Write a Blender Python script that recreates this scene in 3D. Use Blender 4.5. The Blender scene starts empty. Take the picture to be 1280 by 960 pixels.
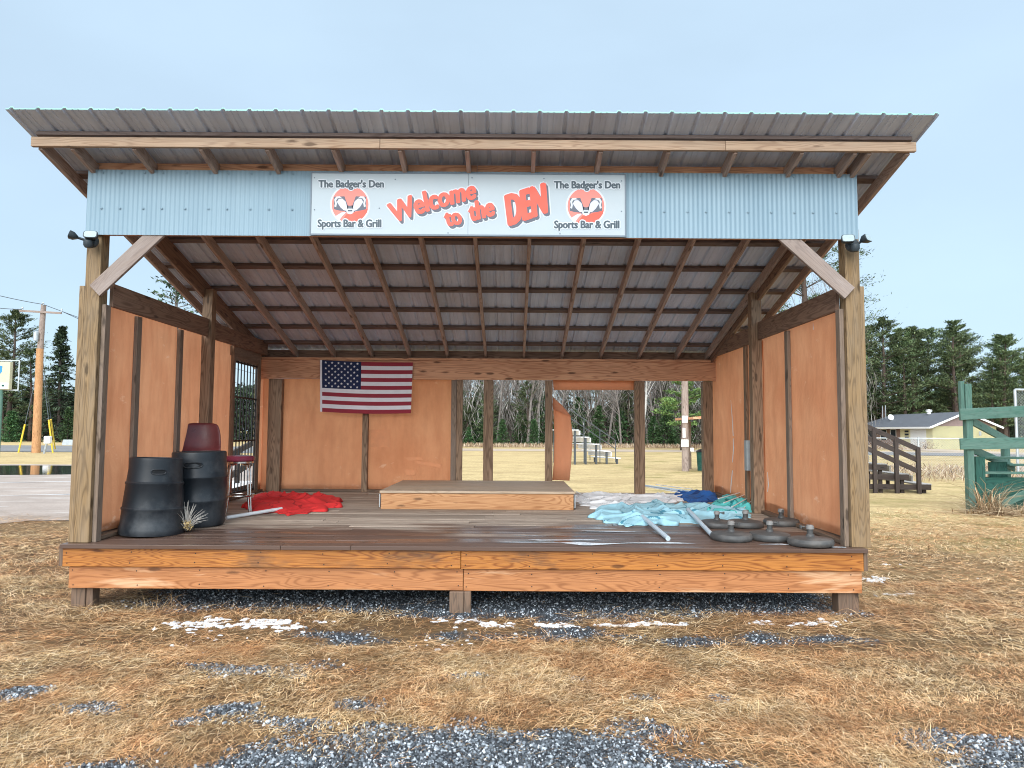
import bpy, bmesh, math, random
import numpy as np
from mathutils import Vector, Matrix
rad = math.radians
random.seed(4)
SC = bpy.context.scene
COL = SC.collection

# ------------------------------------------------------------------ camera
FPX, CAMH, PITCH, ROLL = 900.0, 1.66, rad(3.75), rad(0.35)
cd = bpy.data.cameras.new('camera')
cd.sensor_width = 36.0
cd.lens = 36.0 * FPX / 1280.0
cd.clip_start = 0.05
cd.clip_end = 2000.0
cam = bpy.data.objects.new('camera', cd)
COL.objects.link(cam)
cam.matrix_world = (Matrix.Translation((0, 0, CAMH)) @ Matrix.Rotation(math.pi / 2 + PITCH, 4, 'X')
                    @ Matrix.Rotation(ROLL, 4, 'Z'))
SC.camera = cam

# ------------------------------------------------------------------ sky, sun, exposure
SUN_EL, SUN_AZ = 24.0, 192.0          # weak sun behind cloud, behind the camera
world = bpy.data.worlds.new('World')
SC.world = world
world.use_nodes = True
wt = world.node_tree
wt.nodes.clear()
def wn(t, **k):
    n = wt.nodes.new(t)
    for a, b in k.items(): setattr(n, a, b)
    return n
w_out = wn('ShaderNodeOutputWorld')
w_bg = wn('ShaderNodeBackground')
w_bg.inputs['Strength'].default_value = 0.1
w_sky = wn('ShaderNodeTexSky', sky_type='NISHITA', sun_disc=False)
w_sky.sun_elevation = rad(SUN_EL)
w_sky.sun_rotation = rad(SUN_AZ)
w_tc = wn('ShaderNodeTexCoord')
w_sep = wn('ShaderNodeSeparateXYZ')
w_ramp = wn('ShaderNodeValToRGB')      # cloud layer: brighter towards the zenith, like a real overcast
cr = w_ramp.color_ramp
cr.elements[0].position = 0.0; cr.elements[0].color = (0.405, 0.55, 0.655, 1)
cr.elements[1].position = 1.0; cr.elements[1].color = (1.9, 1.93, 1.95, 1)
e = cr.elements.new(0.14); e.color = (0.385, 0.515, 0.63, 1)
e = cr.elements.new(0.34); e.color = (0.375, 0.49, 0.60, 1)
e = cr.elements.new(0.56); e.color = (0.40, 0.52, 0.63, 1)
e = cr.elements.new(0.74); e.color = (1.25, 1.3, 1.35, 1)
w_map = wn('ShaderNodeMapping'); w_map.inputs['Scale'].default_value = (1.0, 1.0, 2.6)
w_noise = wn('ShaderNodeTexNoise'); w_noise.inputs['Scale'].default_value = 1.6; w_noise.inputs['Detail'].default_value = 5
w_nr = wn('ShaderNodeMapRange')
w_nr.inputs['From Min'].default_value = 0.3; w_nr.inputs['From Max'].default_value = 0.7
w_nr.inputs['To Min'].default_value = 8.5; w_nr.inputs['To Max'].default_value = 10.0
w_mul = wn('ShaderNodeVectorMath', operation='SCALE')
w_mix = wn('ShaderNodeMixRGB'); w_mix.inputs['Fac'].default_value = 0.86
L = wt.links.new
L(w_tc.outputs['Generated'], w_sep.inputs[0]); L(w_sep.outputs['Z'], w_ramp.inputs['Fac'])
L(w_tc.outputs['Generated'], w_map.inputs['Vector']); L(w_map.outputs[0], w_noise.inputs['Vector'])
L(w_noise.outputs['Fac'], w_nr.inputs['Value'])
w_back = wn('ShaderNodeMapRange', interpolation_type='SMOOTHSTEP')     # brighter unseen cloud added behind the camera, to fill the interior
w_back.inputs['From Min'].default_value = 0.25; w_back.inputs['From Max'].default_value = -0.75
w_back.inputs['To Min'].default_value = 1.0; w_back.inputs['To Max'].default_value = 2.3
w_m2 = wn('ShaderNodeMath', operation='MULTIPLY')
L(w_sep.outputs['Y'], w_back.inputs['Value']); L(w_back.outputs[0], w_m2.inputs[0]); L(w_nr.outputs[0], w_m2.inputs[1])
L(w_ramp.outputs['Color'], w_mul.inputs[0]); L(w_m2.outputs[0], w_mul.inputs['Scale'])
L(w_sky.outputs[0], w_mix.inputs[1]); L(w_mul.outputs[0], w_mix.inputs[2])
L(w_mix.outputs[0], w_bg.inputs['Color']); L(w_bg.outputs[0], w_out.inputs['Surface'])

sd = bpy.data.lights.new('sun', 'SUN')
sd.energy = 1.5; sd.angle = rad(38); sd.color = (1.0, 0.96, 0.9)
sun = bpy.data.objects.new('sun', sd); COL.objects.link(sun)
az = rad(SUN_AZ)
to_sun = Vector((math.sin(az) * math.cos(rad(SUN_EL)), math.cos(az) * math.cos(rad(SUN_EL)), math.sin(rad(SUN_EL))))
sun.rotation_euler = to_sun.to_track_quat('Z', 'Y').to_euler()
sun.location = (0, 0, 30)

SC.view_settings.view_transform = 'Standard'
SC.view_settings.look = 'None'
SC.view_settings.exposure = 0.84
SC.view_settings.gamma = 1.0
SC.view_settings.use_curve_mapping = False
SC.cycles.max_bounces = 6
SC.cycles.diffuse_bounces = 4
SC.cycles.transparent_max_bounces = 8
SC.cycles.use_denoising = True
SC.cycles.denoiser = 'OPENIMAGEDENOISE'
SC.cycles.denoising_input_passes = 'RGB_ALBEDO_NORMAL'
SC.cycles.denoising_prefilter = 'ACCURATE'
SC.cycles.use_adaptive_sampling = False
SC.cycles.sample_clamp_indirect = 3.0
SC.cycles.pixel_filter_type = 'BLACKMAN_HARRIS'
SC.cycles.filter_width = 1.05

# measured points of the place (photo pixels at a known distance -> metres)
_c, _s = math.cos(ROLL), math.sin(ROLL)
_cp, _sp = math.cos(PITCH), math.sin(PITCH)
def ray(px, py):
    x = (px - 640) / FPX; y = -(py - 480) / FPX
    x, y = _c * x - _s * y, _s * x + _c * y
    return Vector((x, _cp - y * _sp, _sp + y * _cp))
def W(px, py, Y):
    r = ray(px, py); return Vector((0, 0, CAMH)) + r * (Y / r.y)
def G(px, py, z=0.0):
    r = ray(px, py); return Vector((0, 0, CAMH)) + r * ((z - CAMH) / r.z)

# ------------------------------------------------------------------ noise in numpy
def waves(seed, n=10, kmin=1.0, kmax=6.0):
    r = np.random.RandomState(seed)
    th = r.uniform(0, 2 * np.pi, n); k = np.exp(r.uniform(np.log(kmin), np.log(kmax), n)); ph = r.uniform(0, 6.28, n)
    a = 1.0 / k ** 0.6
    a /= a.sum() * 0.5
    def f(x, y):
        v = 0
        for i in range(n): v = v + a[i] * np.sin(k[i] * (x * np.cos(th[i]) + y * np.sin(th[i])) + ph[i] + 0.6 * np.sin(1.3 * k[i] * y + i))
        return v
    return f

# ------------------------------------------------------------------ materials
class NT:
    def __init__(s, name):
        s.m = bpy.data.materials.new(name); s.m.use_nodes = True
        s.t = s.m.node_tree; s.t.nodes.clear()
        s.out = s.n('ShaderNodeOutputMaterial'); s.b = s.n('ShaderNodeBsdfPrincipled')
        s.l(s.b.outputs[0], s.out.inputs['Surface'])
        s.set(s.b, 'Specular IOR Level', 0.35)
    def n(s, t, **k):
        x = s.t.nodes.new(t)
        for a, b in k.items(): setattr(x, a, b)
        return x
    def l(s, a, b): s.t.links.new(a, b)
    def put(s, sock, v):
        if hasattr(v, 'is_output'): s.l(v, sock)
        elif isinstance(v, (tuple, list)) and len(v) == 3 and sock.type == 'RGBA': sock.default_value = (*v, 1)
        else: sock.default_value = v
    def set(s, node, k, v): s.put(node.inputs[k], v)
    def uv(s): return s.n('ShaderNodeUVMap').outputs[0]
    def obj(s): return s.n('ShaderNodeTexCoord').outputs['Object']
    def pos(s): return s.n('ShaderNodeNewGeometry').outputs['Position']
    def isl(s): return s.n('ShaderNodeNewGeometry').outputs['Random Per Island']
    def orand(s): return s.n('ShaderNodeObjectInfo').outputs['Random']
    def scale(s, v, sc):
        x = s.n('ShaderNodeMapping'); s.l(v, x.inputs['Vector']); x.inputs['Scale'].default_value = sc; return x.outputs[0]
    def noise(s, v, scale=5, detail=3, rough=0.55, dist=0.0, w=None):
        x = s.n('ShaderNodeTexNoise'); s.l(v, x.inputs['Vector'])
        x.inputs['Scale'].default_value = scale; x.inputs['Detail'].default_value = detail
        x.inputs['Roughness'].default_value = rough; x.inputs['Distortion'].default_value = dist
        return x.outputs['Fac']
    def vor(s, v, scale=5, feature='F1', rand=1.0):
        x = s.n('ShaderNodeTexVoronoi', feature=feature); s.l(v, x.inputs['Vector']); x.inputs['Scale'].default_value = scale
        x.inputs['Randomness'].default_value = rand
        return x
    def mr(s, v, a, b, c=0.0, d=1.0):
        x = s.n('ShaderNodeMapRange'); s.l(v, x.inputs['Value'])
        for i, k in zip(('From Min', 'From Max', 'To Min', 'To Max'), (a, b, c, d)): x.inputs[i].default_value = k
        return x.outputs[0]
    def math(s, op, a, b=0.0):
        x = s.n('ShaderNodeMath', operation=op); s.put(x.inputs[0], a); s.put(x.inputs[1], b); return x.outputs[0]
    def ramp(s, v, stops):
        x = s.n('ShaderNodeValToRGB'); s.l(v, x.inputs['Fac']); r = x.color_ramp
        r.elements[0].position, r.elements[0].color = stops[0][0], (*stops[0][1], 1)
        r.elements[1].position, r.elements[1].color = stops[-1][0], (*stops[-1][1], 1)
        for p, c in stops[1:-1]:
            e = r.elements.new(p); e.color = (*c, 1)
        return x.outputs['Color']
    def mix(s, f, a, b, mode='MIX'):
        x = s.n('ShaderNodeMixRGB', blend_type=mode); s.put(x.inputs['Fac'], f)
        for i, v in ((1, a), (2, b)): s.put(x.inputs[i], v)
        return x.outputs[0]
    def bump(s, h, st=0.3, dist=0.01):
        x = s.n('ShaderNodeBump'); s.l(h, x.inputs['Height']); x.inputs['Strength'].default_value = st
        x.inputs['Distance'].default_value = dist; s.l(x.outputs[0], s.b.inputs['Normal'])
    def fin(s, col, rough=0.7, metal=0.0):
        s.set(s.b, 'Base Color', col); s.set(s.b, 'Roughness', rough); s.set(s.b, 'Metallic', metal); return s.m

def wood(name, dark, light, grey=None, greyamt=0.0, ring=26.0, knots=0.75, rough=0.75, patch=None, stain=None, lo=0.0):
    """sawn timber: cathedral grain, fibres, knots; uv runs along the board"""
    t = NT(name); uv = t.uv()
    base = t.noise(t.scale(uv, (0.55, 5.5, 1)), 1.0, 2.5, 0.5, 0.35)
    rings = t.math('SINE', t.math('MULTIPLY', base, ring * 5.6))
    rings = t.mr(rings, -0.7, 1.0)
    fib = t.noise(t.scale(uv, (3.0, 90, 1)), 1.0, 4, 0.65)
    big = t.noise(t.scale(uv, (0.7, 2.2, 1)), 1.3, 3, 0.6)
    c = t.mix(t.math('MULTIPLY', t.math('POWER', rings, 2.4), 0.85), light, dark)
    c = t.mix(t.mr(fib, 0.42, 0.75, 0.0, 0.55), c, dark)
    c = t.mix(t.mr(big, 0.45, 0.75, 0.0, 0.3), c, tuple(0.7 * x for x in dark))
    ck = t.noise(t.scale(uv, (0.9, 160, 1)), 1.0, 2, 0.5)      # drying checks
    c = t.mix(t.mr(ck, 0.70, 0.76, 0.0, 0.75), c, tuple(0.25 * x for x in dark))
    tint = t.mr(t.isl(), 0, 1, 0.82, 1.14)
    c = t.mix(1.0, c, t.n('ShaderNodeCombineColor').outputs[0], 'MULTIPLY') if False else c
    hsv = t.n('ShaderNodeHueSaturation'); t.l(c, hsv.inputs['Color']); t.l(tint, hsv.inputs['Value']); c = hsv.outputs[0]
    if grey is not None:
        g = t.noise(t.scale(uv, (1.0, 6.0, 1)), 1.7, 5, 0.7)
        c = t.mix(t.mr(g, 0.3, 0.7, max(0, greyamt - 0.35), min(1, greyamt + 0.35)), c, grey)
    if patch is not None:       # bare, bleached areas where the stain has peeled
        g = t.noise(t.scale(uv, (0.42, 3.2, 1)), 1.15, 5, 0.62, 0.4)
        c = t.mix(t.math('MULTIPLY', t.mr(g, 0.55, 0.61), .85), c, t.mix(t.math('MULTIPLY', rings, 0.35), patch, light))
    if stain is not None:       # old black water marks
        g = t.noise(t.scale(uv, (0.5, 1.2, 1)), 1.6, 5, 0.65)
        c = t.mix(t.mr(g, 0.56, 0.70, 0, 0.85), c, stain)
    k = t.vor(t.scale(uv, (2.1, 7.5, 1)), 1.0)
    kd = t.math('ADD', k.outputs['Distance'], t.mr(t.noise(t.scale(uv, (20, 60, 1)), 1.0, 2), 0, 1, -0.05, 0.05))
    km = t.mr(kd, 0.09, 0.165, 1, 0)
    c = t.mix(t.math('MULTIPLY', km, knots), c, tuple(0.28 * x for x in dark))
    t.bump(t.mix(0.5, fib, rings), 0.25, 0.004)
    r = t.mr(big, 0.3, 0.7, max(0.05, rough - 0.12), min(1, rough + 0.1))
    return t.fin(c, r)

def plain(name, col, rough=0.6, metal=0.0, var=0.18, sc=6.0, bump=0.0, dirt=None, dirtamt=0.4):
    t = NT(name); p = t.obj()
    n = t.noise(p, sc, 5, 0.6)
    c = t.mix(t.mr(n, 0.3, 0.7), tuple(x * (1 - var) for x in col), tuple(min(1, x * (1 + var)) for x in col))
    if dirt is not None:
        g = t.noise(p, sc * 0.6, 7, 0.7)
        c = t.mix(t.mr(g, 0.48, 0.72, 0, dirtamt), c, dirt)
    if bump: t.bump(t.noise(p, sc * 8, 4), bump, 0.004)
    return t.fin(c, t.mr(n, 0.3, 0.7, max(0.03, rough - 0.08), min(1, rough + 0.08)), metal)

M = {}
M['wood_rim'] = wood('stained_rim_board', (0.22, 0.062, 0.011), (0.50, 0.195, 0.042), rough=0.5, stain=(0.06, 0.04, 0.03), ring=30)
M['wood_rim_worn'] = wood('worn_rim_board', (0.29, 0.105, 0.035), (0.50, 0.21, 0.08), rough=0.55, patch=(0.62, 0.38, 0.22), ring=28)
M['wood_post'] = wood('treated_post', (0.115, 0.064, 0.023), (0.31, 0.195, 0.09), grey=(0.24, 0.18, 0.12), greyamt=0.3, ring=24)
M['wood_foot'] = wood('old_foot_post', (0.07, 0.04, 0.025), (0.20, 0.115, 0.07), grey=(0.16, 0.12, 0.09), greyamt=0.4)
M['wood_brace'] = wood('weathered_brace', (0.13, 0.08, 0.06), (0.32, 0.23, 0.18), grey=(0.34, 0.28, 0.25), greyamt=0.6)
M['wood_stud'] = wood('grey_stud', (0.10, 0.065, 0.04), (0.26, 0.18, 0.12), grey=(0.22, 0.17, 0.14), greyamt=0.45)
M['wood_inner'] = wood('brown_inner_post', (0.14, 0.085, 0.052), (0.32, 0.21, 0.135), ring=22)
M['wood_beam'] = wood('brown_beam', (0.14, 0.078, 0.052), (0.28, 0.17, 0.115), ring=20)
M['wood_red'] = wood('red_brown_beam', (0.42, 0.18, 0.095), (0.70, 0.37, 0.21), ring=20, knots=0.9)
M['wood_rafter'] = wood('rafter_wood', (0.27, 0.17, 0.13), (0.54, 0.39, 0.31), grey=(0.38, 0.31, 0.28), greyamt=0.3)
M['wood_purlin'] = wood('dark_purlin', (0.10, 0.066, 0.055), (0.22, 0.15, 0.125), grey=(0.16, 0.13, 0.12), greyamt=0.3)
M['wet_plank'] = wood('wet_grey_plank', (0.22, 0.20, 0.18), (0.42, 0.40, 0.38), knots=.3, rough=.4)
M['wood_fasc'] = wood('eave_board', (0.32, 0.185, 0.11), (0.56, 0.38, 0.25), grey=(0.40, 0.30, 0.22), greyamt=0.3)
M['wood_riser'] = wood('riser_side', (0.36, 0.15, 0.055), (0.60, 0.31, 0.14), ring=24, rough=0.6)
M['wood_risertop'] = wood('riser_top', (0.36, 0.25, 0.16), (0.56, 0.41, 0.28), grey=(0.46, 0.37, 0.29), greyamt=0.4, ring=16, knots=0.4)
M['wood_dark'] = wood('dark_bleacher_wood', (0.018, 0.012, 0.010), (0.055, 0.037, 0.03), grey=(0.06, 0.048, 0.043), greyamt=0.3)
M['wood_pole'] = wood('utility_pole_wood', (0.30, 0.14, 0.06), (0.55, 0.30, 0.14), ring=16)
M['wood_polegrey'] = wood('grey_pole_wood', (0.17, 0.12, 0.10), (0.34, 0.27, 0.23), ring=16)
M['green'] = wood('green_painted_wood', (0.018, 0.07, 0.052), (0.05, 0.15, 0.115), grey=(0.12, 0.19, 0.16), greyamt=0.45, knots=0.5)
M['green_dark'] = wood('dark_green_wood', (0.008, 0.045, 0.035), (0.025, 0.11, 0.085), knots=0.5)

def deck_mat():
    t = NT('deck_planks'); uv = t.uv(); P = t.pos()
    sp = t.n('ShaderNodeSeparateXYZ'); t.l(P, sp.inputs[0])
    fib = t.noise(t.scale(uv, (1.6, 60, 1)), 1.0, 5, 0.65)
    base = t.noise(t.scale(uv, (0.4, 4, 1)), 1.0, 2.5, 0.5, 0.3)
    rings = t.mr(t.math('SINE', t.math('MULTIPLY', base, 90)), -0.7, 1)
    isl = t.isl()
    dry = t.mix(rings, (0.46, 0.375, 0.30), (0.33, 0.26, 0.205))
    dry = t.mix(t.mr(fib, 0.35, 0.72, 0, 0.6), dry, (0.17, 0.125, 0.10))
    hsv = t.n('ShaderNodeHueSaturation'); t.l(dry, hsv.inputs['Color']); t.l(t.mr(isl, 0, 1, 0.75, 1.15), hsv.inputs['Value']); dry = hsv.outputs[0]
    # rain-soaked front half
    wn_ = t.noise(t.scale(P, (0.5, 1.6, 1)), 1.0, 4, 0.6)
    edge = t.math('ADD', sp.outputs['Y'], t.mr(wn_, 0.3, 0.7, -0.55, 0.55))
    edge = t.math('ADD', edge, t.mr(isl, 0, 1, -0.15, 0.15))
    wet = t.mr(edge, 7.75, 8.15, 1, 0)
    wetc = t.mix(fib, (0.055, 0.032, 0.024), (0.14, 0.086, 0.064))
    c = t.mix(wet, dry, wetc)
    pud = t.noise(t.scale(P, (0.55, 5.5, 1)), 1.0, 3, 0.55)
    rough = t.mix(wet, (0.75,) * 3, t.mix(t.mr(pud, 0.45, 0.6), (0.5,) * 3, (0.2,) * 3))
    t.bump(fib, 0.22, 0.004)
    t.set(t.b, 'Specular IOR Level', 0.35)
    return t.fin(c, rough)
M['deck'] = deck_mat()

def tarp_mat(name='orange_screen_tarp', fade=0.0, trans=0.5):
    t = NT(name); p = t.obj()
    n = t.noise(p, 1.3, 5, 0.6); n2 = t.noise(t.scale(p, (1, 1, 0.25)), 7, 4, 0.6)
    c = t.mix(t.mr(n, 0.3, 0.7), (0.74, 0.31, 0.155), (0.86, 0.42, 0.225))
    c = t.mix(t.mr(n2, 0.42, 0.75, 0, 0.5), c, (0.56, 0.215, 0.105))
    wv = t.n('ShaderNodeTexWave', wave_type='BANDS', bands_direction='Z'); t.l(p, wv.inputs['Vector']); wv.inputs['Scale'].default_value = 60; wv.inputs['Distortion'].default_value = 0.3
    c = t.mix(t.math('MULTIPLY', wv.outputs['Fac'], 0.10), c, (0.45, 0.15, 0.06))
    # scuffs that show the pale weave
    sc = t.noise(t.scale(p, (2.4, 2.4, 5.0)), 1.2, 6, 0.68)
    sp = t.n('ShaderNodeSeparateXYZ'); t.l(t.pos(), sp.inputs[0]); low = t.mr(sp.outputs['Z'], 0.72, 1.15, 0.075, 0.0)
    c = t.mix(t.mr(t.math('ADD', sc, low), 0.645, 0.70, 0, 0.38), c, (0.93, 0.66, 0.48))
    d = t.n('ShaderNodeBsdfDiffuse'); tr = t.n('ShaderNodeBsdfTranslucent'); mx = t.n('ShaderNodeMixShader')
    mx.inputs['Fac'].default_value = trans
    if fade: c = t.mix(fade, c, (0.95, 0.62, 0.42))
    bp = t.n('ShaderNodeBump'); t.l(t.noise(t.scale(p, (1, 1, .45)), 3.2, 6, .6, .8), bp.inputs['Height']); bp.inputs['Strength'].default_value = .55; bp.inputs['Distance'].default_value = .05
    t.l(bp.outputs[0], d.inputs['Normal']); t.l(bp.outputs[0], tr.inputs['Normal'])
    t.l(c, d.inputs['Color']); t.l(c, tr.inputs['Color']); t.l(d.outputs[0], mx.inputs[1]); t.l(tr.outputs[0], mx.inputs[2]); t.l(mx.outputs[0], t.out.inputs['Surface'])
    return t.m
M['tarp'] = tarp_mat()
M['tarp_torn'] = tarp_mat('faded_torn_tarp', .55, .60)

def roof_mat():
    t = NT('aged_galvanised_roofing'); uv = t.uv()
    a = t.noise(t.scale(uv, (0.7, 9, 1)), 1.0, 5, 0.65); b = t.noise(uv, 1.1, 5, 0.6)
    c = t.mix(t.mr(a, 0.3, 0.7), (0.47, 0.54, 0.67), (0.66, 0.73, 0.86))
    c = t.mix(t.mr(b, 0.45, 0.75, 0, 0.7), c, (0.44, 0.42, 0.44))
    return t.fin(c, 0.6, 0.0)
M['roof'] = roof_mat()
def fascia_mat():
    t = NT('pale_blue_corrugated'); p = t.obj()
    a = t.noise(t.scale(p, (6, 1, 0.6)), 1.0, 4, 0.6)
    c = t.mix(t.mr(a, 0.3, 0.7), (0.195, 0.285, 0.345), (0.235, 0.33, 0.39))
    return t.fin(c, 0.5, 0.15)
M['fascia'] = fascia_mat()
M['flash'] = plain('drip_edge', (0.22, 0.40, 0.36), 0.5, 0.2)
M['white'] = plain('sign_white', (0.41, 0.47, 0.505), 0.45, 0, 0.05, 2.0, dirt=(0.55, 0.57, 0.58), dirtamt=0.25)
M['signframe'] = plain('sign_edge', (0.16, 0.20, 0.24), 0.5)
M['ink'] = plain('charcoal_ink', (0.06, 0.085, 0.105), 0.5, 0, 0.1)
M['shadowink'] = plain('grey_blue_ink', (0.11, 0.12, 0.15), 0.5, 0, 0.1)
M['redink'] = plain('red_orange_ink', (0.86, 0.10, 0.06), 0.45, 0, 0.06)
M['pinkink'] = plain('faded_red_ink', (0.78, 0.22, 0.18), 0.5, 0, 0.08)
M['whiteink'] = plain('white_ink', (0.58, 0.62, 0.66), 0.45, 0, 0.02)
M['lilacink'] = plain('lilac_grey_ink', (0.60, 0.60, 0.70), 0.45, 0, 0.04)
M['black_plastic'] = plain('black_plastic', (0.012, 0.016, 0.021), 0.45, 0, 0.3, 3, 0.12, dirt=(0.075, 0.08, 0.085), dirtamt=0.75)
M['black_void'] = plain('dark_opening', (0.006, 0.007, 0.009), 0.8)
M['maroon'] = plain('maroon_shell', (0.12, 0.022, 0.025), 0.35, 0, 0.2)
M['maroon_vinyl'] = plain('maroon_vinyl', (0.20, 0.03, 0.055), 0.3, 0, 0.15)
M['chrome'] = plain('old_chrome', (0.62, 0.58, 0.54), 0.22, 1.0, 0.15, 20, dirt=(0.16, 0.08, 0.04), dirtamt=0.7)
M['red_cloth'] = plain('red_canopy_cloth', (0.62, 0.03, 0.03), 0.85, 0, 0.1, 5, 0.15)
M['aqua_cloth'] = plain('aqua_canopy_cloth', (0.32, 0.56, 0.65), 0.85, 0, 0.14, 4, 0.15)
M['teal_cloth'] = plain('teal_canopy_cloth', (0.10, 0.47, 0.46), 0.85, 0, 0.14, 4, 0.15)
M['blue_cloth'] = plain('blue_canopy_cloth', (0.02, 0.10, 0.33), 0.8, 0, 0.2, 4, 0.15)
M['white_cloth'] = plain('off_white_canopy_cloth', (0.84, 0.85, 0.87), 0.85, 0, 0.08, 4, 0.15, dirt=(0.45, 0.44, 0.42))
M['pole_white'] = plain('white_painted_pole', (0.74, 0.75, 0.76), 0.35, 0, 0.06)
M['pole_blue'] = plain('grey_blue_pole', (0.50, 0.58, 0.64), 0.35, 0.2, 0.06)
M['base_grey'] = plain('grey_base_plastic', (0.062, 0.061, 0.060), 0.5, 0, 0.2, 9, 0.2, dirt=(0.20, 0.18, 0.16))
M['base_stem'] = plain('grey_stem', (0.27, 0.26, 0.25), 0.4, 0.2)
M['fix_grey'] = plain('floodlight_body', (0.035, 0.045, 0.052), 0.45)
M['fix_lens'] = plain('floodlight_lens', (0.34, 0.42, 0.44), 0.15)
M['iron'] = plain('black_iron', (0.015, 0.017, 0.02), 0.5, 0.3)
M['steel'] = plain('galvanised_steel', (0.42, 0.45, 0.47), 0.45, 0.5)
M['dark_steel'] = plain('dark_steel', (0.10, 0.11, 0.12), 0.5, 0.4)
M['box_grey'] = plain('grey_conduit_box', (0.30, 0.33, 0.34), 0.5)
M['snow'] = plain('old_snow', (0.70, 0.74, 0.78), 0.6, 0, 0.15, 14, 0.3, dirt=(0.42, 0.38, 0.33))
M['yellow'] = plain('yellow_guy_guard', (0.72, 0.50, 0.05), 0.45)
M['cable'] = plain('grey_cable', (0.10, 0.12, 0.14), 0.6)
M['pale_plank'] = plain('pale_painted_plank', (0.74, 0.74, 0.75), 0.6, 0, 0.1, 3, 0.1, dirt=(0.35, 0.33, 0.30))
M['paper'] = plain('white_notice', (0.80, 0.80, 0.78), 0.6, 0, 0.05)
M['cream'] = plain('cream_sign_panel', (0.50, 0.47, 0.33), 0.5, 0, 0.06)
M['signblue'] = plain('sign_blue', (0.03, 0.22, 0.48), 0.5)
for k_, c_ in (('red', (.34, .014, .016)), ('aqua', (.07, .24, .33)), ('teal', (.02, .20, .22)), ('blue', (.008, .04, .16)), ('white', (.55, .56, .58))): M[k_ + '_under'] = plain(k_ + '_canopy_fold_shade', c_, .85, 0, .15, 4)  # darker canopy cloths: shadow of the folds put into the colour
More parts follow.
